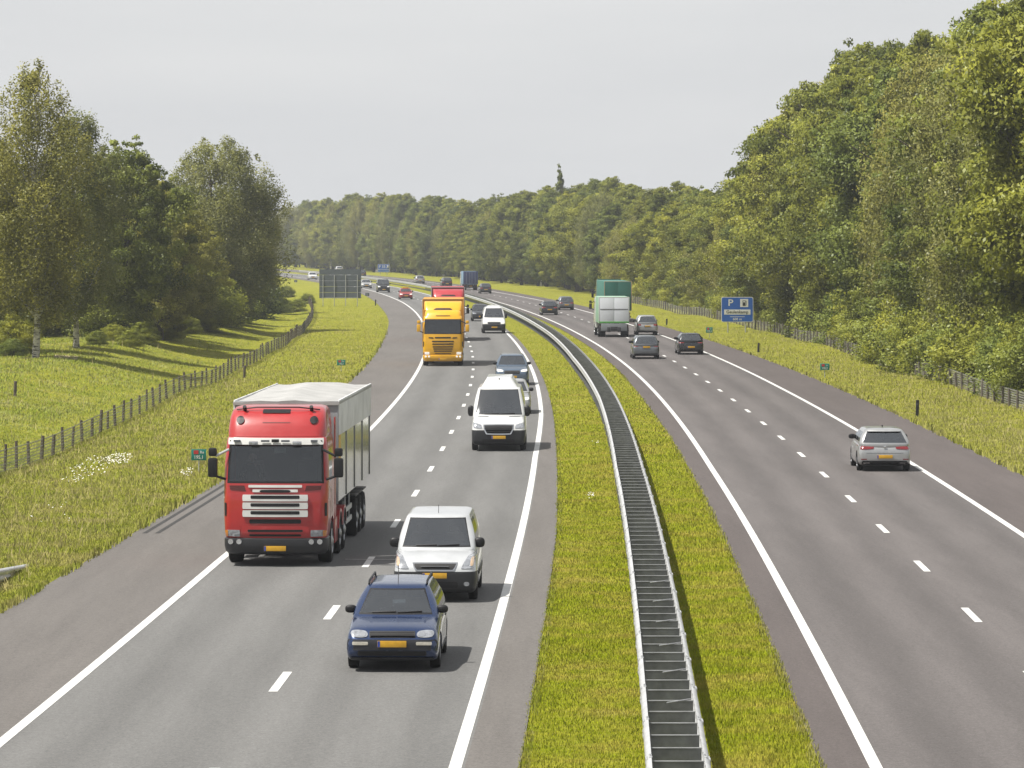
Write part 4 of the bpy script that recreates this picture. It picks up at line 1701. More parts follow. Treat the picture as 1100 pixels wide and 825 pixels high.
P['extra'] = [num_plate(-4.34 / 2 - .045, .515, .52, .115), roof_rails(1.98, 3.9, .535, 1.47), aerial(2.0, 1.40, .34), wipers(.90, 1.08, .78),
              bars('grille_bar', BLACK, [(-.40, .40, -4.34 / 2 + .028, -4.34 / 2 + .05, .655 + k * .028, .664 + k * .028) for k in range(3)]),
              bars('door_handle', BLACK, [(s * .852 - .012, s * .852 + .012, y - .09, y + .09, .80, .83) for s in (-1, 1) for y in (.28, 1.2)])]
t = car('estate_car', 'navy blue estate car with roof rails leading the traffic at the bottom of the photo', 'car', P)
place(t, 424, 717, .86, P, turn=.0)

# silver white compact van
P = dict(L=4.38, H=1.80, paint=P_SILVERW, wr=.32, ax=(.92, 3.65), tw=.20, crown=.045,
         st=[(0, .36, .60, .70), (.03, .28, .70, .82), (.10, .22, .80, .87), (.22, .19, .90, .89), (.45, .18, .985, .90), (.85, .18, 1.06, .905), (1.1, .18, 1.10, .905), (2.2, .18, 1.12, .905), (3.3, .18, 1.12, .905), (4.0, .2, 1.12, .90), (4.25, .24, 1.1, .88), (4.35, .30, 1.0, .86), (4.38, .4, .8, .80)],
         cab=(.86, 1.72, 4.22, 4.34), bz=1.09, wb=.845, wrf=.69, bow=.16, rc=.16, pillars=[2.15], side_to=3.0, mir=1.25, mz=1.20, msz=(.12, .08, .11), rim=DRIM, sill=BLACK, rear_glass=False)
BUMP = plain('bumper_black', (.020, .021, .024), .5, spec=.4)
P['plates'] = [('headlight', LAMP, [(.54, .72), (.86, .74), (.885, 1.04), (.70, .99)], 'front', .003, .014, .35, True),
               ('headlight_reflector', REFL, [(.62, .78), (.74, .79), (.75, .93), (.66, .91)], 'front', .016, .006, .8, True),
               ('side_marker', plain('warm_lamp_lens', (.62, .45, .30), .2, 0, .2, 12, 1), [(.75, .78), (.83, .79), (.845, .97), (.77, .95)], 'front', .016, .006, .6, True),
               ('grille_frame', CHROME, [(-.42, .685), (.42, .685), (.50, .86), (-.50, .86)], 'front', .010, .008, .1, False),
               ('grille', BLACK, [(-.39, .71), (.39, .71), (.465, .835), (-.465, .835)], 'front', .018, .008, .1, False),
               ('lower_grille', BLACK, rect(-.50, .50, .32, .46), 'front', .004, .006, .2, False),
               ('fog_light', LAMP, rect(.62, .74, .36, .45), 'front', .004, .008, .9, True)]
P['extra'] = [num_plate(-4.38 / 2 - .05, .585, .52, .115), aerial(1.9, 1.76, .2), wipers(1.09, .86, .8),
              bars('grille_bar', CHROME, [(-.30, .30, -4.38 / 2 + .0, -4.38 / 2 + .03, .775, .785)]),
              bars('side_rub_strip', BUMP, [(s * .905 - .014, s * .905 + .014, -1.0, 1.2, .52, .64) for s in (-1, 1)])]
P['cuts'] = [('front_bumper', BUMP, rect(-1, 1, .1, .665), 'front', .02), ('bumper_corner', BUMP, rect(-2.25, -1.66, .1, .665), 'left', .05), ('bumper_corner', BUMP, rect(-2.25, -1.66, .1, .665), 'right', .05)]
t = car('compact_van', 'silver white compact van with a black front bumper right behind the navy estate', 'van', P)
place(t, 469, 643.5, .92, P)

# tall white delivery van
P = dict(L=5.9, H=2.66, paint=P_WHITE, wr=.34, ax=(1.0, 4.66), tw=.22, crown=.05,
         st=[(0, .40, .66, .78), (.03, .30, .78, .91), (.10, .24, .92, .97), (.22, .22, 1.06, .99), (.45, .22, 1.16, 1.0), (.75, .22, 1.24, 1.005), (1.0, .22, 1.3, 1.01), (2.5, .22, 1.32, 1.01), (4.5, .22, 1.32, 1.01), (5.6, .24, 1.32, 1.0), (5.82, .28, 1.3, .98), (5.9, .4, 1.1, .92)],
         cab=(.82, 1.62, 5.80, 5.88), bz=1.28, wb=.965, wrf=.79, bow=.18, rc=.17, rh=.42, pillars=[2.1], side_to=2.3, mir=1.22, mz=1.44, msz=(.12, .09, .20), rim=DRIM, rear_glass=False)
# the high roof above the windscreen
P['plates'] = [('headlight', LAMP, [(.60, .84), (.93, .86), (.95, 1.07), (.63, .99)], 'front', .003, .014, .35, True),
               ('grille_frame', CHROME, [(-.48, .62), (.48, .62), (.60, 1.0), (-.60, 1.0)], 'front', .006, .008, .2, False),
               ('grille', BLACK, [(-.44, .655), (.44, .655), (.555, .965), (-.555, .965)], 'front', .014, .008, .2, False),
               ('lower_grille', BLACK, rect(-.60, .60, .34, .46), 'front', .004, .006, .2, False),
               ('bonnet_slot', BLACK, [(.38, 1.245), (.80, 1.245), (.78, 1.275), (.38, 1.275)], 'front', .004, .006, 0, True)]
P['extra'] = [num_plate(-5.9 / 2 - .05, .52, .52, .115), wipers(1.28, .82, .95),
              bars('grille_bar', DGREY, [(-.46 - .03 * k, .46 + .03 * k, -5.9 / 2 - .055, -5.9 / 2 + .0, .72 + k * .08, .735 + k * .08) for k in range(3)]),
              bars('roof_aerial', BLACK, [(-.03, .03, -1.05, -.92, 2.50, 2.62)], .02)]
P['cuts'] = [('front_bumper', BUMP, rect(-1.1, 1.1, .1, .78), 'front', .02), ('bumper_corner', BUMP, rect(-3, -2.37, .1, .78), 'left', .05), ('bumper_corner', BUMP, rect(-3, -2.37, .1, .78), 'right', .05)]
t = car('delivery_van', 'tall white delivery van with a black grille, second van from the bottom of the photo', 'van', P)
place(t, 536, 483.5, 1.0, P)
P_SPR = P

# older white van further back
P = dict(P_SPR)
P.update(L=5.2, H=2.3, cab=(.80, 1.70, 5.10, 5.18), ax=(.98, 4.1), rh=.2, st=[(q[0] * 5.2 / 5.9 if q[0] > 1.1 else q[0], q[1], q[2], q[3] * .975) for q in P_SPR['st']], wb=.93, wrf=.74, side_to=2.3, paint=P_WHITE)
P['plates'] = [('front_bumper', BUMP, [(-.92, .26), (.92, .26), (.94, .60), (-.94, .60)], 'front', .003, .02, .06, False),
               ('headlight', LAMPLIT, [(.60, .82), (.88, .83), (.9, 1.0), (.62, .98)], 'front', .003, .014, .35, True),
               ('grille', BLACK, rect(-.54, .54, .80, .96), 'front', .003, .012, .2, False)]
P['extra'] = [num_plate(-5.2 / 2 - .05, .52, .52, .115)]
t = car('panel_van', 'older white panel van beside the yellow lorry, lower than the delivery van in front', 'van', P)
place(t, 530.5, 358, .98, P)

# tall white van hidden behind the red trailer
P2 = dict(P)
P2.update(H=2.7, rh=.45)
t = car('panel_van', 'white van of which only a roof corner shows left of the far red lorry', 'van', P2)
place(t, 468, 350, .98, P2)

# blue grey crossover
P = front_face(hatch(P_DBLUE, 4.4, 1.83, 1.62, bz=1.05), 1.83, lamp=LAMPLIT, zl=(.72, .86), zg=(.62, .80))
P['st'] = [(a, b + .04, z + (.1 if z > .5 else .04), w) for a, b, z, w in P['st']]
P['extra'] = P['extra'] + [roof_rails(2.0, 3.5, .56, 1.63, CHROME)]
t = car('crossover_car', 'blue grey crossover with a lit headlight just behind the tall white delivery van', 'car', P)
place(t, 550, 413.5, .9, P)
P = front_face(hatch(P_SILVER, 4.2, 1.76, 1.48), 1.76, lamp=LAMPLIT)
t = car('hatchback_car', 'silver blue hatchback almost hidden by the tall white delivery van', 'car', P)
place(t, 549.5, 444, .86, P)
P = front_face(hatch(P_DARK, 4.5, 1.82, 1.62, bz=1.03), 1.82, zl=(.70, .82), zg=(.62, .76))
P['st'] = [(a, b + .04, z + (.08 if z > .5 else .03), w) for a, b, z, w in P['st']]
t = car('estate_car', 'dark blue people carrier half hidden behind the older white panel van', 'car', P)
place(t, 516.5, 345, .9, P)

# far oncoming cars
P = front_face(hatch(P_RED, 4.2, 1.8, 1.46), 1.8, lamp=LAMPLIT)
P['extra'] = P['extra'] + [bars('roof_sign', plain('yellow_roof_sign', (.75, .60, .03), .5), [(-.42, .42, -.1, .15, 1.45, 1.66)], .03)]
t = car('hatchback_car', 'red car with a yellow roof sign at the start of the bend', 'car', P)
place(t, 436, 321.5, .86, P)
P = front_face(hatch(P_BLACK, 4.9, 1.95, 1.96, bz=1.2, wrf=.80), 1.95, lamp=LAMPLIT, zl=(.80, .95), zg=(.7, .9))
P['st'] = [(a, b + .05, z + (.24 if z > .5 else .06), w) for a, b, z, w in P['st']]
t = car('minibus', 'black minibus with lit headlights ahead of the red car with the roof sign', 'van', P)
place(t, 412, 314.2, .9, P)
P = front_face(hatch(P_SILVER, 4.3, 1.8, 1.46), 1.8, lamp=LAMPLIT)
t = car('hatchback_car', 'silver car peeping out right beside the big sign back', 'car', P)
place(t, 393.5, 309.7, .86, P)
P = front_face(hatch(P_WHITE, 4.3, 1.8, 1.5), 1.8)
t = car('hatchback_car', 'white car left of the big sign back on the far bend', 'car', P)
place(t, 336, 300.4, .86, P)

# --- cars driving away -----------------------------------------------------------------------------
W = 1.80
P = rear_face(hatch(P_SILVER, 4.26, W, 1.44, pillars=[2.35, 3.25], bz=.945, wrf=.64, rgz=-.02), W, zt=(.735, .905), xin=.40, bz=(.19, .36), plate_z=.50)
P['plates'] += [('tailgate_seam', DGREY, rect(-.62, .62, .618, .626), 'rear', .002, .004, 0, False),
                ('bumper_reflector', TAIL, rect(.60, .80, .40, .43), 'rear', .003, .008, .2, True),
                ('exhaust_trim', CHROME, rect(.50, .72, .27, .30), 'rear', .018, .008, .2, True),
                ('cab_roof_spoiler', P_SILVER, rect(-.56, .56, 1.335, 1.385), 'rear', .03, .03, .1, False)]
P['extra'] = P['extra'] + [bars('rear_wiper', BLACK, [(-.02, .30, 4.26 / 2 - .17, 4.26 / 2 - .15, 1.03, 1.045)], .004),
                           bars('roof_fin', DGREY, [(-.02, .02, .95, 1.1, 1.45, 1.52)], .015),
                           bars('boot_badge', CHROME, [(-.05, .05, 4.26 / 2 - .03, 4.26 / 2 - .005, .80, .87)], .02)]
t = car('hatchback_car', 'silver grey hatchback driving away alone on the right carriageway nearest the camera', 'car', P)
place(t, 948.5, 505.3, .78, P, True)

P = rear_face(hatch(P_BLACK, 4.3, 1.78, 1.46), 1.78, zt=(.78, .92), xin=.50, plate_z=.52)
t = car('hatchback_car', 'black hatchback with a yellow plate beside the blue parking sign', 'car', P)
place(t, 741.5, 380.8, .8, P, True)
P = rear_face(hatch(P_GREY, 4.3, 1.80, 1.54), 1.80, zt=(.80, .98), xin=.52, plate_z=.78)
t = car('hatchback_car', 'dark grey hatchback with red tail lights just behind the silver people carrier', 'car', P)
place(t, 693.5, 385.4, .8, P, True)
P = rear_face(hatch(P_SILVER, 4.4, 1.80, 1.64, bz=1.03), 1.80, zt=(.78, .98), xin=.56, plate_z=.75)
P['st'] = [(a, b + .03, z + (.07 if z > .5 else .02), w) for a, b, z, w in P['st']]
t = car('people_carrier', 'silver grey people carrier to the right of the white box lorry', 'car', P)
place(t, 694.7, 360, .8, P, True)
P = rear_face(hatch(P_DARK, 4.3, 1.78, 1.46), 1.78)
t = car('hatchback_car', 'dark blue hatchback in the left lane of the pair beyond the guardrail bend', 'car', P)
place(t, 590, 338.4, .8, P, True)
P = rear_face(hatch(P_GREY, 4.5, 1.76, 1.52), 1.76)
t = car('hatchback_car', 'dark grey car in the right lane of the pair beyond the guardrail bend', 'car', P)
place(t, 608, 333, .8, P, True)
P = rear_face(hatch(P_DARK, 4.4, 1.76, 1.5), 1.76)
t = car('hatchback_car', 'dark car just behind the far blue box lorry', 'car', P)
place(t, 521.5, 315.3, .8, P, True)
P = rear_face(hatch(P_BLACK, 4.6, 1.80, 1.62, bz=1.05), 1.80)
P['st'] = [(a, b + .03, z + (.09 if z > .5 else .02), w) for a, b, z, w in P['st']]
t = car('offroad_car', 'dark tall car left of the far blue box lorry', 'car', P)
place(t, 480, 308.4, .8, P, True)
P = rear_face(hatch(P_SILVER, 4.3, 1.74, 1.46), 1.74)
t = car('hatchback_car', 'silver car driving away above the red car with the roof sign', 'car', P)
place(t, 451, 304.7, .8, P, True)
P = rear_face(hatch(P_DARK, 4.3, 1.76, 1.5), 1.76)
t = car('hatchback_car', 'far dark car touching the upper right corner of the big sign back', 'car', P)
place(t, 389, 297.5, .8, P, True)
P = rear_face(hatch(P_WHITE, 4.3, 1.76, 1.5), 1.76)
t = car('hatchback_car', 'farthest white car whose roof shows over the top edge of the big sign back', 'car', P)
place(t, 364.5, 292.6, .8, P, True)


# --- lorries -----------------------------------------------------------------------------------------
def lorry_wheel(t, s, y, rim=RIM, dual=False):
    bm = bmesh.new()
    w = .62 if dual else .33
    x = s * (1.24 - w / 2)
    h = w / 2
    lathe(bm, [(-h * .9, .30), (-h, .38), (-h * .96, .47), (-h * .8, .505), (h * .8, .505), (h * .96, .47), (h, .38), (h * .9, .30)], 'x', 32, (x, y, .505))
    q = fin(bm, 'wheel', TYRE, t, ang=50)
    bm = bmesh.new()
    lathe(bm, [(s * h * .9, .31), (s * (h * .9 + .02), .28), (s * (h * .55), .25), (s * (h * .4), .16), (s * (h + .0), .13), (s * (h + .03), .05), (s * (h + .03), .004), (-s * h * .8, .004), (-s * h * .8, .31)], 'x', 28, (x, y, .505), False)
    for k in range(10):
        a = 2 * PI * k / 10
        c_ = (x + s * h * .5, y + .20 * math.cos(a), .505 + .20 * math.sin(a))
        tube(bm, [c_, (c_[0] + s * .05, c_[1], c_[2])], .018, 6)
    fin(bm, 'rim', rim, q)


def lorry_cab(t, pm, barm, visor, dark_bumper=True, deflector=False, lamps=LAMP, mirm=BLACK, hatch_=True, bonnet_bar=True):
    """cab-over-engine cab; front face at y = 0, driver side +x"""
    lv = [(.66, .05, 1.20), (.80, .01, 1.225), (1.15, .0, 1.24), (1.6, .0, 1.245), (2.0, .03, 1.245), (2.45, .10, 1.235), (2.9, .20, 1.205), (3.05, .25, 1.18), (3.12, .34, 1.10)]
    rings = [ring_rr(hw, y0, 2.3 if z < 3.1 else 2.2, z, .20, .10, .0) for z, y0, hw in lv]
    cut = bmesh.new()
    lathe(cut, [(-1.5, .60), (1.5, .60)], 'x', 30, (0, 1.42, .52), False)
    bm = evaluated(loft(rings), [('bool', cut)])
    bv = BVHTree.FromBMesh(bm)
    bmesh.ops.delete(bm, geom=[f for f in bm.faces if f.normal.z < -.9 and f.calc_center_median().z < .8], context='FACES')
    cut_panel(bm, [(-1.155, 1.98), (1.155, 1.98), (1.12, 2.90), (-1.12, 2.90)], 'front', 'windscreen_seal', BLACK, t, .12)
    s2 = t.children[-1]
    sb = bmesh.new()
    sb.from_mesh(s2.data)
    cut_panel(sb, [(-1.10, 2.03), (1.10, 2.03), (1.07, 2.875), (-1.07, 2.875)], 'front', 'windscreen', LORRY_GLASS, t, .05)
    sb.to_mesh(s2.data)
    sb.free()
    for s in ('left', 'right'):
        cut_panel(bm, [(.42, 2.0), (1.34, 2.0), (1.34, 2.76), (.52, 2.76)], s, 'side_window', GLASS, t, .3)
    fin(bm, 'cab', pm, t, ang=45)
    # radiator grille
    F = 'front'
    if barm is not None:
        for z0, z1 in ((1.19, 1.345), (1.375, 1.53), (1.56, 1.715)):
            q = plate(bv, rect(-.78, .78, z0, z1), F, 'grille_bar', barm, t, .012, .03, .05)
            plate(bv, rect(-.585, .585, z0 + .06, z1 - .015), F, 'grille_slot', BLACK, q, .040, .006, .1)
        plate(bv, rect(-.64, .64, 1.885, 1.945), F, 'bonnet_bar', barm, t, .012, .02, .05)
        plate(bv, rect(-.54, .54, 1.775, 1.84), F, 'bonnet_bar', barm, t, .012, .02, .05)
        plate(bv, rect(-.37, .37, 1.765, 1.835), F, 'grille_slot', BLACK, t, .030, .008, .5)
        lathe_bm = bmesh.new()
        lathe(lathe_bm, [(-.035 - .10, .045), (-.06 - .10, .03)], 'y', 16, (.70, .065, 1.63), False)
        fin(lathe_bm, 'badge', DGREY, t)
        for s in (-1, 1):
            plate(bv, [(s * .70, 1.80), (s * 1.08, 1.83), (s * 1.10, 1.93), (s * .74, 1.93)] if s > 0 else [(-1.08, 1.83), (-.70, 1.80), (-.74, 1.93), (-1.10, 1.93)], F, 'air_vent', plain('dark_red_vent', (.09, .012, .012), .6), t, .003, .008)
        rows = ((1.03, 1.13, .62), (.83, .885, .66), (.725, .775, .62))
    else:
        plate(bv, rect(-.50, .50, 1.72, 1.80), F, 'grille_slot', BLACK, t, .004, .01, .1)
        for s in (-1, 1):
            plate(bv, [(s * .58, 1.70), (s * .88, 1.73), (s * .88, 1.79), (s * .60, 1.78)] if s > 0 else [(-.88, 1.73), (-.58, 1.70), (-.60, 1.78), (-.88, 1.79)], F, 'air_vent', BLACK, t, .004, .01)
        rows = ((1.50, 1.57, .68), (1.33, 1.40, .66), (1.16, 1.23, .64), (.90, .96, .56), (.76, .80, .50), (1.03, 1.09, .60))
    for z0, z1, x in rows:
        plate(bv, rect(-x, x, z0, z1), F, 'grille_slot', BLACK, t, .004, .012, .12)
    plate(bv, rect(-.80, .80, .675, .97), F, 'lower_grille_frame', pm, t, .0, .006, .08) if barm is not None else None
    if barm is not None:
        for z0, z1, x in ((.83, .885, .66), (.725, .775, .62)):
            plate(bv, rect(-x, x, z0, z1), F, 'lower_slot', BLACK, t, .008, .010, .12)
    # bumper, lamps
    br = [ring_rr(hw, y0, 1.0, z, .22, .10) for z, y0, hw in ((.30, .10, 1.16), (.36, .03, 1.21), (.50, -.02, 1.235), (.66, -.005, 1.235), (.70, .06, 1.2))]
    bb = loft(br)
    cut = bmesh.new()
    lathe(cut, [(-1.5, .60), (1.5, .60)], 'x', 30, (0, 1.42, .52), False)
    bb = evaluated(bb, [('bool', cut)])
    bbv = BVHTree.FromBMesh(bb)
    fin(bb, 'front_bumper', plain('lorry_bumper_grey', (.024, .025, .029), .45) if dark_bumper else pm, t)
    for s in (-1, 1):
        q = [(s * .84, .715), (s * 1.16, .725), (s * 1.17, .875), (s * .84, .875)]
        plate(bv, q if s > 0 else [q[1], q[0], q[3], q[2]], F, 'headlight', lamps, t, .004, .03, .15)
        q = [(s * 1.13, .72), (s * 1.21, .73), (s * 1.215, .86), (s * 1.13, .87)]
        plate(bv, q if s > 0 else [q[1], q[0], q[3], q[2]], F, 'indicator_light', AMBER, t, .008, .034, .3, 4, 4)
        for xx in (.86, 1.06):
            lm = bmesh.new()
            lathe(lm, [(-.16 + .24 * (xx - .8) ** 2, .062), (-.135 + .24 * (xx - .8) ** 2, .068), (.08, .05)], 'y', 16, (s * xx, .05, .60), False)
            fin(lm, 'fog_light', lamps if lamps is LAMPLIT else REFL, t)
        # air inlet on the corner
        plate(bv, rect(1.17, 1.225, 1.20, 1.52) if s > 0 else rect(-1.225, -1.17, 1.20, 1.52), F, 'corner_vent', BLACK, t, .004, .012, .3, 4, 6)
        # mirrors
        m = B('mirror', mirm, t, (s * 1.50 - .115, s * 1.50 + .115, -.02, .10, 2.12, 2.58), bev=.05)
        B('wide_mirror', mirm, t, (s * 1.50 - .10, s * 1.50 + .10, -.02, .10, 2.62, 2.82), bev=.05)
        for pa in ([(s * 1.12, .12, 2.78), (s * 1.44, .05, 2.62)], [(s * 1.18, .14, 2.06), (s * 1.46, .05, 2.16)]):
            am = bmesh.new()
            tube(am, pa, .03, 8)
            fin(am, 'mirror_arm', STEEL if s < 0 and pa[0][2] > 2.5 else BLACK, t)
    B('step', BLACK, t, (-1.235, -1.05, .62, .90, .32, .66), (1.05, 1.235, .62, .90, .32, .66), bev=.02)
    num_plate(-.135, .44, .52, .12)(t, None, None, None, 0)
    # sun visor
    if visor is not None:
        v = plate(bv, rect(-1.14, 1.14, 2.90, 3.055), F, 'sun_visor', visor, t, .11, .02, .03, 14, 3)
        for s in (-1, 1):
            B('visor_lamp', LAMP, v, (s * .52 - .11, s * .52 + .11, -.10, -.03, 2.895, 2.985), bev=.02)
            B('visor_bracket', BLACK, v, (s * 1.08 - .02, s * 1.08 + .02, .12, .34, 2.96, 3.0))
            for bx in ((s * .24 - .10, s * .24 + .10, -.055, -.028, 2.965, 3.01), (s * .92 - .08, s * .92 + .08, .0, .05, 2.965, 3.01)):
                B('visor_mark', plain('visor_marks', (.10, .11, .13), .5), v, bx)
        B('visor_badge', BLACK, v, (-.09, .09, -.058, -.028, 2.955, 3.03), bev=.015)
    # roof
    if deflector is None:
        fr = [ring_rr(hw, y0, 2.2, z, .25, .10) for z, y0, hw in ((3.08, .36, 1.06), (3.10, .37, 1.06), (3.14, .5, 1.0))]
    elif not deflector:
        fr = [ring_rr(hw, y0, 2.28, z, .25, .10) for z, y0, hw in ((3.08, .27, 1.17), (3.14, .30, 1.18), (3.32, .38, 1.17), (3.52, .52, 1.15), (3.66, .72, 1.12), (3.74, .98, 1.06), (3.77, 1.3, .92))]
    else:
        fr = [ring_rr(hw, y0, 2.28, z, .25, .10) for z, y0, hw in ((3.08, .27, 1.15), (3.16, .32, 1.14), (3.34, .44, 1.10), (3.42, .62, 1.04), (3.45, .9, .95))]
    fb = loft(fr)
    fbv = BVHTree.FromBMesh(fb)
    rf = fin(fb, 'roof_fairing', pm, t, ang=50)
    if deflector is None:
        pass
    elif not deflector:
        for s in (-1, 1):
            plate(fbv, rect(s * .88 - .095, s * .88 + .095, 3.38, 3.56), F, 'roof_lamp', BLACK, rf, .004, .03, 1.0, 8, 8)
            lm = bmesh.new()
            tube(lm, [(s * .80, .80, 3.62), (s * .80, .66, 3.74), (s * .80, .62, 3.78)], .045, 8)
            fin(lm, 'roof_horn', BLACK, rf)
        plate(fbv, rect(-.36, .30, 3.63, 3.71), F, 'roof_hatch', BLACK, rf, .01, .03, .05)
        plate(fbv, rect(-.34, .32, 3.40, 3.415), F, 'fairing_seam', plain('dark_red_vent', (.09, .012, .012), .6), rf, .002, .006, 0)
        tb = bmesh.new()
        tube(tb, [(-1.0, .75, 3.70), (-.5, .66, 3.76), (.5, .66, 3.76), (1.0, .75, 3.70)], .018, 6)
        fin(tb, 'roof_bar', BLACK, rf)
        # side collar behind the cab
    else:
        d = [ring_rr(hw, y0, 2.30, z, .2, .08) for z, y0, hw in ((3.44, 1.0, 1.16), (3.60, 1.12, 1.17), (3.85, 1.45, 1.17), (3.98, 1.75, 1.15))]
        db = loft(d)
        dbv = BVHTree.FromBMesh(db)
        df = fin(db, 'air_deflector', pm, t, ang=50)
        plate(dbv, [(-.62, 3.46), (.62, 3.46), (.45, 3.57), (-.45, 3.57)], F, 'deflector_opening', BLACK, df, .004, .01, .2)
        plate(fbv, rect(-.45, .45, 3.095, 3.13), F, 'roof_light_strip', BLACK, rf, .004, .02, .2)
    # side collars
    B('side_collar', pm, t, (-1.235, -1.205, 2.3, 2.62, .95, 3.05 if deflector is None else 3.45), (1.205, 1.235, 2.3, 2.62, .95, 3.05 if deflector is None else 3.45), bev=.012)
    # inside
    B('dashboard', INNER, t, (-1.14, 1.14, .26, .66, 1.80, 2.02), bev=.06)
    B('seat', INNER, t, (.38, .90, 1.25, 1.42, 1.55, 2.45), (.50, .78, 1.27, 1.40, 2.50, 2.72), bev=.06)
    B('seat', INNER, t, (-.90, -.38, 1.25, 1.42, 1.55, 2.45), (-.78, -.50, 1.27, 1.40, 2.50, 2.72), bev=.06)
    B('cab_floor', INNER, t, (-1.16, 1.16, .5, 2.2, 1.45, 1.5))
    B('back_wall', INNER, t, (-1.16, 1.16, 2.1, 2.14, 1.5, 3.0))
    sw = bmesh.new()
    for k in range(18):
        a, b = 2 * PI * k / 18, 2 * PI * (k + 1) / 18
        f = lambda q: (-.66 + .24 * math.cos(q), .76 + .07 * math.sin(q), 2.06 + .20 * math.sin(q))
        tube(sw, [f(a), f(b)], .018, 6, False)
    fin(sw, 'steering_wheel', BLACK, t)
    return bv


def chassis(t, y0, y1, z=.95):
    B('chassis', BLACK, t, (-.42, -.32, y0, y1, .62, z), (.32, .42, y0, y1, .62, z), (-.4, .4, y0 + .3, y0 + .5, .65, .9), (-.4, .4, y1 - .4, y1 - .2, .65, .9))


def lorry(name, label, u, v, front_axle=1.42, turn=0.):
    """front wheels' contact at photo pixel (u, v)"""
    x, y = at(u, v)
    a = -math.atan(slope(y)) + turn
    d = Matrix.Rotation(a, 3, 'Z') @ Vector((0, front_axle, 0))
    return thing(name, label, 'lorry', (x - d.x, y - d.y, .004), a)


WVIS = plain('visor_white', (.70, .70, .68), .45)
# red tractor with the tarpaulin tipper trailer
t = lorry('articulated_lorry', 'red lorry with white grille bars pulling a grey covered trailer, nearest in the right lane', 302, 603.5, turn=-.012)
RED_LORRY = t
lorry_cab(t, P_TRED, WHITEP, WVIS)
chassis(t, 2.3, 6.2)
for s in (-1, 1):
    lorry_wheel(t, s, 1.42)
    lorry_wheel(t, s, 3.9, RIM, True)
    lorry_wheel(t, s, 5.2, RIM, True)
    for y in (3.9, 5.2):
        bm = bmesh.new()
        pr = [(y + .60 * math.cos(a), .52 + .60 * math.sin(a)) for a in np.linspace(.25, PI - .25, 12)]
        x0, x1 = (s * .62, s * 1.25)
        va = [bm.verts.new((x0, p[0], p[1])) for p in pr]
        vb = [bm.verts.new((x1, p[0], p[1])) for p in pr]
        vc = [bm.verts.new((x1, y + (p[0] - y) * .9, .52 + (p[1] - .52) * .9)) for p in pr]
        for k in range(len(pr) - 1):
            bm.faces.new((va[k], va[k + 1], vb[k + 1], vb[k]))
            bm.faces.new((vb[k], vb[k + 1], vc[k + 1], vc[k]))
        fin(bm, 'mudguard', P_TRED, t)
B('side_skirt', P_TRED, t, (-1.225, -1.19, 2.35, 3.25, .38, .98), (1.19, 1.225, 2.35, 3.25, .38, .98), bev=.01)
# pale swirl on the cab door
SW = plain('swirl_white', (.66, .62, .54), .5)
for s in (-1, 1):
    for pts, r in (([(.25, 1.60), (.45, 1.80), (.75, 1.86), (1.05, 1.72)], .05), ([(.75, 1.55), (.95, 1.35), (.9, 1.1)], .035), ([(1.05, 1.72), (1.3, 1.5), (1.35, 1.2)], .03)):
        bm = bmesh.new()
        for a, b in zip(pts, pts[1:]):
            tube(bm, [(s * 1.242, a[0], a[1]), (s * 1.242, b[0], b[1])], [r * .35] * 2, 5)
        fin(bm, 'swirl_stripe', SW, t)
# trailer
def polished():
    m, nt, b = new_mat('polished_aluminium')
    n = noise(nt, 1.1, 4, .6, stretch=(1, 1, .3))
    lk(nt, ramp(nt, n, ((.3, (.66, .67, .68)), (.7, (.80, .80, .80)))), b.inputs['Base Color'])
    b.inputs['Metallic'].default_value = .85
    b.inputs['Roughness'].default_value = .13
    bp = nd(nt, 'ShaderNodeBump')
    bp.inputs['Strength'].default_value = .06
    bp.inputs['Distance'].default_value = .05
    lk(nt, noise(nt, .9, 3), bp.inputs['Height'])
    lk(nt, bp.outputs['Normal'], b.inputs['Normal'])
    return m


ALU = polished()
TARP = plain('tarpaulin', (.43, .43, .42), .7, 0, .22, 1.3, bump=.3)
TARPS = plain('tarpaulin_side', (.78, .79, .80), .6, 0, .25, 1.0, bump=.3)
y0, y1 = 2.82, 13.8
tr = link(bpy.data.objects.new('trailer', None), t)
bm = bmesh.new()
rg = []
for y in (y0, y1):
    rg.append([(-1.0, y, 1.22), (1.0, y, 1.22), (1.25, y, 1.34), (1.25, y, 3.28), (-1.25, y, 3.28), (-1.25, y, 1.34)])
b2 = loft(rg)
fin(b2, 'trailer_body', ALU, tr, False)
b2 = bmesh.new()
for y in (y0 + .06, y0 + 2.75, y0 + 5.5, y0 + 8.2, y1 - .06):
    for s in (-1, 1):
        box(b2, s * 1.258 - .014, s * 1.258 + .014, y - .05, y + .05, 1.36, 3.2, .008)
fin(b2, 'side_rib', plain('trailer_rib', (.26, .265, .27), .4, .5), tr)
B('tarp_skirt', TARPS, tr, (1.258, 1.30, y0 - .02, y1 + .02, 2.98, 3.84), (-1.30, -1.258, y0 - .02, y1 + .02, 2.98, 3.84), bev=.015)
B('painted_reflection', PLATE, tr, (1.252, 1.262, y0 + .12, y0 + .9, 2.0, 2.96), (-1.262, -1.252, y0 + .12, y0 + .9, 2.0, 2.96))  # thin yellow sheets painting in the warm grass reflection on the polished sides
B('front_wall', plain('trailer_front_grey', (.33, .345, .36), .55, 0, .25, 1.2), tr, (-1.27, 1.27, y0 - .06, y0 - .005, 1.3, 3.82), bev=.012)
B('front_rail', WHITEP, tr, (-.95, .95, y0 - .13, y0 - .07, 3.62, 3.67), bev=.012)
b2 = bmesh.new()
ys = np.linspace(y0 - .1, y1 + .05, 25)
nc = 13
gv = []
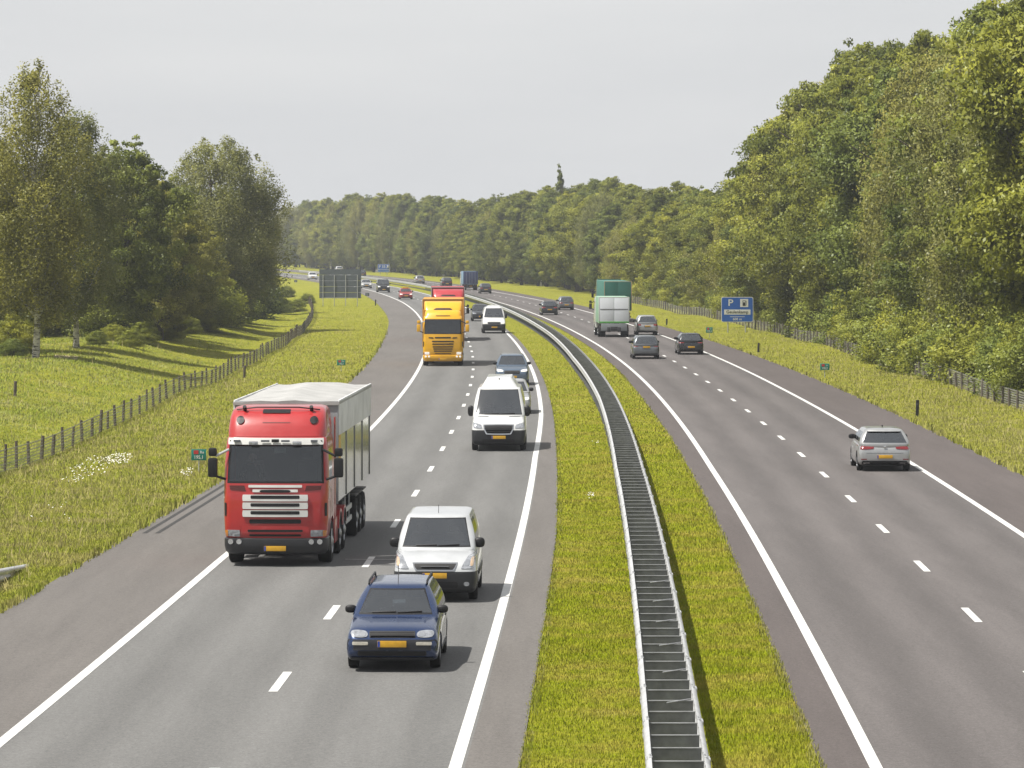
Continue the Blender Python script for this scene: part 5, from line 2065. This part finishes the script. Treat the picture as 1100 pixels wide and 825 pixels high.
for i, y in enumerate(ys):
    f = i / 24
    rise = .15 * (math.sin(PI * min(1, max(0, f))) ** .35) * (1 - .25 * abs(math.sin(f * PI * 4)) ** 2) + .03
    row = []
    for k in range(nc):
        u_ = -1 + 2 * k / (nc - 1)
        z = 3.80 + rise * (1 - abs(u_)) + .015 * math.sin(9 * u_ + 5 * f)
        row.append(b2.verts.new((1.305 * u_, y, z)))
    gv.append(row)
for a, b in zip(gv, gv[1:]):
    for k in range(nc - 1):
        b2.faces.new((a[k], a[k + 1], b[k + 1], b[k]))
for row in (gv[0], gv[-1]):
    e = [b2.verts.new((v.co.x, v.co.y, 3.72)) for v in row]
    for k in range(nc - 1):
        b2.faces.new((row[k], row[k + 1], e[k + 1], e[k]))
for k in (0, nc - 1):
    e = [b2.verts.new((r[k].co.x, r[k].co.y, 3.74)) for r in gv]
    for i in range(24):
        b2.faces.new((gv[i][k], gv[i + 1][k], e[i + 1], e[i]))
fin(b2, 'tarpaulin', TARP, tr, ang=30)
B('trailer_frame', BLACK, tr, (-.55, -.42, 4.2, y1 - .1, .95, 1.24), (.42, .55, 4.2, y1 - .1, .95, 1.24), (-1.1, 1.1, y1 - .1, y1 + .02, .55, .72), bev=.01)
for s in (-1, 1):
    B('side_guard', STEEL, tr, *[(min(s * a, s * b), max(s * a, s * b), *q) for a, b, q in ((1.16, 1.20, (6.2, 8.1, .55, .67)), (1.16, 1.20, (6.2, 8.1, .85, .97)), (1.13, 1.165, (6.4, 6.46, .5, 1.25)), (1.13, 1.165, (7.8, 7.86, .5, 1.25)))])
B('tool_box', DGREY, tr, (.62, 1.14, 5.9, 6.9, .62, 1.15), bev=.03)
for s in (-1, 1):
    for y in (9.5, 10.8, 12.1):
        lorry_wheel(tr, s, y, RIM, True)
        B('mudguard', BLACK, tr, (min(s * .66, s * 1.24), max(s * .66, s * 1.24), y - .55, y + .55, 1.06, 1.10), bev=.015)

# the driver of the red lorry
SKIN = plain('skin', (.42, .25, .18), .6)
CLOTH = plain('dark_clothing', (.02, .022, .028), .85)
HAIR = plain('dark_hair', (.02, .015, .012), .8)


def driver(x0, wheel_x):
    me = bpy.data.meshes.new('person')
    J = [(0, 1.20, 1.62), (0, 1.22, 1.95), (0, 1.18, 2.28), (0, 1.15, 2.40),                                  # pelvis, chest, shoulders, neck
         (.19, 1.17, 2.30), (.27, 1.02, 2.06), (.20, .86, 2.13), (-.19, 1.17, 2.30), (-.27, 1.02, 2.06), (-.18, .86, 2.15),
         (.11, .9, 1.66), (.13, .72, 1.60), (-.11, .9, 1.66), (-.13, .72, 1.60)]
    R_ = [.17, .165, .12, .062, .075, .05, .036, .075, .05, .036, .085, .07, .085, .07]
    E_ = [(0, 1), (1, 2), (2, 3), (2, 4), (4, 5), (5, 6), (2, 7), (7, 8), (8, 9), (0, 10), (10, 11), (0, 12), (12, 13)]
    me.from_pydata([(x + x0, y, z) for x, y, z in J], E_, [])
    o = link(bpy.data.objects.new('tmp', me))
    md = o.modifiers.new('k', 'SKIN')
    for k, r in enumerate(R_):
        me.skin_vertices[0].data[k].radius = (r, r)
    me.skin_vertices[0].data[0].use_root = True
    sd = o.modifiers.new('s', 'SUBSURF')
    sd.levels = 1
    m2 = bpy.data.meshes.new_from_object(o.evaluated_get(bpy.context.evaluated_depsgraph_get()))
    bpy.data.objects.remove(o)
    b = bmesh.new()
    b.from_mesh(m2)
    # head with nose and ears
    h = bmesh.new()
    bmesh.ops.create_uvsphere(h, u_segments=20, v_segments=14, radius=1)
    for v in h.verts:
        q = v.co
        nose = max(0, -q.y - .93) * 3.5 if abs(q.x) < .18 and -.25 < q.z < .2 else 0
        jaw = 1 - .22 * max(0, -q.z)
        v.co = Vector((x0 + q.x * .078 * jaw, 1.12 + q.y * .098 - nose * .03, 2.535 + q.z * .122))
    for s in (-1, 1):
        box(h, x0 + s * .078 - .012, x0 + s * .078 + .012, 1.11, 1.15, 2.50, 2.57, .01)
    tm = bpy.data.meshes.new('t')
    h.to_mesh(tm)
    b.from_mesh(tm)
    h.free()
    p = fin(b, 'person', SKIN)
    tag(p, 'person in dark clothing seated behind the windscreen of the nearest red lorry', 'person')
    # clothing: the trunk and arms a little larger, ending at the wrists and the neck
    cl = bmesh.new()
    cl.from_mesh(m2)
    cl.normal_update()
    for v in cl.verts:
        v.co += v.normal * .012
    bmesh.ops.delete(cl, geom=[v for v in cl.verts if v.co.z > 2.385 or v.co.y < .90 and v.co.z > 2.0], context='VERTS')
    fin(cl, 'jacket', CLOTH, p)
    hb = bmesh.new()
    bmesh.ops.create_uvsphere(hb, u_segments=16, v_segments=10, radius=1)
    for v in hb.verts:
        q = v.co
        v.co = Vector((x0 + q.x * .084, 1.135 + q.y * .100, 2.555 + q.z * .118))
    bmesh.ops.delete(hb, geom=[v for v in hb.verts if v.co.z < 2.50 or (v.co.y < 1.07 and v.co.z < 2.60)], context='VERTS')
    fin(hb, 'hair', HAIR, p)
    return p


pd = driver(-.66, -.66)
pd.matrix_world = Matrix.Translation(RED_LORRY.location) @ Matrix.Rotation(RED_LORRY.rotation_euler.z, 4, 'Z')
B('paper_note', WHITEP, RED_LORRY, (-.06, .22, .285, .29, 2.68, 2.80))


def cargo_box(t, x, y0, y1, z0, z1, mat, trim, name='cargo_box', fr=None):
    c_ = B(name, mat, t, (-x, x, y0, y1, z0, z1), bev=.025)
    for sx in (-1, 1):
        for yy in (y0, y1):
            B('corner_trim', trim, c_, (sx * x - .03, sx * x + .03, yy - .03, yy + .03, z0 + .02, z1 - .01), bev=.01)
    for yy in (y0 + .015, y1 - .015):
        B('roof_trim', trim, c_, (-x - .012, x + .012, yy - .035, yy + .035, z1 - .05, z1 + .012), bev=.01)
    return c_


# yellow lorry
BOXO = plain('orange_box', (.62, .30, .03), .55, 0, .15, .8)
BOXOT = plain('orange_box_trim', (.55, .30, .10), .6)
t = lorry('box_lorry', 'yellow lorry with a tall orange yellow box body in the right lane', 476, 392.6)
lorry_cab(t, P_TYEL, None, None, False, True, LAMPLIT, P_TYEL)
chassis(t, 2.3, 9.6)
cargo_box(t, 1.275, 2.75, 10.2, 1.05, 4.10, BOXO, BOXOT)
for s in (-1, 1):
    lorry_wheel(t, s, 1.42)
    lorry_wheel(t, s, 6.6, RIM, True)
    lorry_wheel(t, s, 7.95, RIM, True)
B('side_skirt', P_TYEL, t, (-1.24, -1.2, 2.8, 5.8, .4, 1.0), (1.2, 1.24, 2.8, 5.8, .4, 1.0), bev=.01)
# far red lorry
BOXG = plain('grey_box', (.33, .33, .34), .55, 0, .15, .8)
t = lorry('box_lorry', 'red lorry with a grey box body mostly hidden behind the yellow lorry', 481.5, 366)
lorry_cab(t, paint('lorry_red_two_paint', (.48, .03, .04), 0, .36), None, None, True, True)
chassis(t, 2.3, 9.6)
cargo_box(t, 1.275, 2.75, 10.6, 1.05, 4.12, plain('red_box', (.40, .035, .045), .5), BOXG)
for s in (-1, 1):
    lorry_wheel(t, s, 1.42)
    lorry_wheel(t, s, 6.9, RIM, True)


def rear_lorry(name, label, u, v, x, y1, z0, z1, side_m, rear_m, trim, rear_ov=2.2, rods=True):
    """a lorry seen from behind: rear wheels' contact at (u, v); rear face at local y = y1, cab towards -y"""
    px, py = at(u, v)
    a = PI - math.atan(slope(py))
    d = Matrix.Rotation(a, 3, 'Z') @ Vector((0, y1 - rear_ov, 0))
    t = thing(name, label, 'lorry', (px - d.x, py - d.y, .004), a)
    c_ = cargo_box(t, x, 2.7, y1, z0, z1, side_m, trim)
    for s in (-1, 1):
        dq = B('rear_door', rear_m, t, (min(s * .012, s * (x - .05)), max(s * .012, s * (x - .05)), y1 + .004, y1 + .03, z0 + .08, z1 - .07), bev=.008)
        if rods:
            B('door_lock_rod', STEEL, dq, (s * .22 - .012, s * .22 + .012, y1 + .034, y1 + .058, z0 + .1, z1 - .1), (s * .75 - .012, s * .75 + .012, y1 + .034, y1 + .058, z0 + .1, z1 - .1))
        B('tail_light', TAIL, t, (s * (x - .28) - .18, s * (x - .28) + .18, y1 - .12, y1 - .06, .80, .92), bev=.015)
    B('rear_bumper', DGREY, t, (-x + .05, x - .05, y1 - .15, y1 - .08, .45, .60), bev=.02)
    chassis(t, 2.0, y1 - .2, z0)
    num_plate(y1 - .05, .70, .5, .12, 1)(t, None, None, None, 0)
    return t


GRN = plain('green_tarp', (.035, .20, .155), .5, 0, .15, .6)
GRNR = plain('green_rear', (.018, .125, .095), .5, 0, .15, .6)
t = rear_lorry('trailer_lorry', 'tall green curtain sided lorry driving away beyond the white box lorry', 661.5, 345.6, 1.275, 15.5, 1.10, 3.88, GRN, GRNR, plain('tan_trim', (.34, .25, .16), .6), 3.2, False)
lorry_cab(t, plain('green_cab', (.03, .14, .10), .4, coat=.6), None, None, True, True)
for s in (-1, 1):
    for y in (1.42, 4.3, 11.0, 12.3, 13.6):
        lorry_wheel(t, s, y, RIM, y > 4)
WBOX = plain('white_box', (.80, .84, .90), .42, 0, .08, .6)
t = rear_lorry('box_lorry', 'white box lorry with a tail lift and green trim in front of the green lorry', 658.5, 361.8, 1.20, 8.2, 1.12, 3.22, plain('pale_green_side', (.30, .52, .36), .45), WBOX, WHITEP, 1.5, False)
lorry_cab(t, P_WHITE, None, None, True, None)
GTR = plain('green_trim', (.09, .36, .06), .5)
B('green_band', GTR, t, (-1.20, 1.20, 8.205, 8.245, 1.13, 1.26), (-1.225, -1.205, 5.0, 8.2, 1.13, 1.50), bev=.008)
B('tail_lift', plain('tail_lift_grey', (.30, .32, .34), .5, .4), t, (-1.05, 1.05, 8.21, 8.30, .52, 1.10), bev=.03)
B('tail_lift_frame', DGREY, t, (-.55, -.30, 8.1, 8.34, .42, .8), (.30, .55, 8.1, 8.34, .42, .8), (-.28, .28, 8.305, 8.33, .55, .85), bev=.02)
B('door_hinge_line', DGREY, t, (-1.12, 1.12, 8.235, 8.245, 2.22, 2.27))
for s in (-1, 1):
    for y in (1.42, 6.7):
        lorry_wheel(t, s, y, RIM, y > 4)
BLU = plain('navy_rear', (.018, .035, .12), .5)
t = rear_lorry('box_lorry', 'far navy blue box lorry with a pale blue side at the bend', 505, 311.7, 1.22, 8.0, 1.0, 3.2, plain('pale_blue_side', (.22, .36, .50), .5), BLU, BLU, 1.8)
t.scale = (.92, .92, .92)
lorry_cab(t, P_WHITE, None, None, True, None)
for s in (-1, 1):
    for y in (1.42, 6.2):
        lorry_wheel(t, s, y, RIM, y > 4)

# ================================================================== AIR, SKY, SUN, CAMERA
SUN_EL, SUN_AZ = math.radians(61.5), math.radians(-112)      # azimuth from +y towards +x: the sun stands to the left
hz = bpy.data.materials.new('haze_air')
hz.use_nodes = True
nt = hz.node_tree
nt.nodes.remove(nt.nodes['Principled BSDF'])
pv = nt.nodes.new('ShaderNodeVolumePrincipled')
pv.inputs['Color'].default_value = (.86, .90, .96, 1)
pv.inputs['Density'].default_value = HAZE
pv.inputs['Anisotropy'].default_value = .2
nt.links.new(pv.outputs[0], nt.nodes['Material Output'].inputs['Volume'])
bm = bmesh.new()
box(bm, -1000, 1000, -200, 3900, -1.9, 36)
o = fin(bm, 'haze', hz, smooth=False)
o['kind'] = 'stuff'

w = bpy.data.worlds.new('World')
S.world = w
w.use_nodes = True
nt = w.node_tree
bg = nt.nodes['Background']
sky = nt.nodes.new('ShaderNodeTexSky')
sky.sky_type = 'NISHITA'
sky.sun_disc = False
sky.sun_elevation = SUN_EL
sky.sun_rotation = SUN_AZ
sky.air_density = 1.0
sky.dust_density = 3.0
sky.ozone_density = 1.0
# thin high cloud veil over the blue
tc = nt.nodes.new('ShaderNodeTexCoord')
mp = nt.nodes.new('ShaderNodeMapping')
mp.inputs['Scale'].default_value = (1.6, 1.6, 9)
nt.links.new(tc.outputs['Generated'], mp.inputs['Vector'])
n1 = nt.nodes.new('ShaderNodeTexNoise')
n1.inputs['Scale'].default_value = 2.2
n1.inputs['Detail'].default_value = 7
n1.inputs['Roughness'].default_value = .55
nt.links.new(mp.outputs[0], n1.inputs['Vector'])
cl = ramp(nt, n1.outputs['Fac'], ((.3, CLOUD_A), (.7, CLOUD_B)))
mx = nt.nodes.new('ShaderNodeMix')
mx.data_type = 'RGBA'
mx.inputs[0].default_value = .88
nt.links.new(sky.outputs[0], mx.inputs[6])
nt.links.new(cl, mx.inputs[7])
sx = nt.nodes.new('ShaderNodeSeparateXYZ')
nt.links.new(tc.outputs['Generated'], sx.inputs[0])
el = ramp(nt, sx.outputs['Z'], ((.0, g3(1.0)), (.5, g3(.84))))
nt.links.new(mulc(nt, mx.outputs[2], el), bg.inputs['Color'])
bg.inputs['Strength'].default_value = SKY_STR

sl = bpy.data.lights.new('sun', 'SUN')
sl.energy = SUN_E
sl.angle = math.radians(.6)
sl.color = (1, .955, .88)
so = link(bpy.data.objects.new('sun', sl))
dirv = Vector((math.sin(SUN_AZ) * math.cos(SUN_EL), math.cos(SUN_AZ) * math.cos(SUN_EL), math.sin(SUN_EL)))
so.rotation_euler = dirv.to_track_quat('Z', 'Y').to_euler()

cd = bpy.data.cameras.new('camera')
cam = link(bpy.data.objects.new('camera', cd))
cam.location = (0, 0, CAM_H)
cam.rotation_euler = (PI / 2, 0, 0)
cd.sensor_width = 36
cd.lens = FPX / 1100 * 36
cd.shift_y = -(412.5 - VH) / 1100
cd.clip_start = 1
cd.clip_end = 8000
S.camera = cam
S.view_settings.view_transform = 'Standard'
S.view_settings.look = 'None'
S.view_settings.gamma = 1
S.view_settings.use_curve_mapping = False
S.view_settings.exposure = EXPO
S.cycles.use_denoising = True
S.cycles.max_bounces = 6
S.cycles.transparent_max_bounces = 24
S.cycles.volume_bounces = 0
S.cycles.caustics_reflective = False
S.cycles.caustics_refractive = False
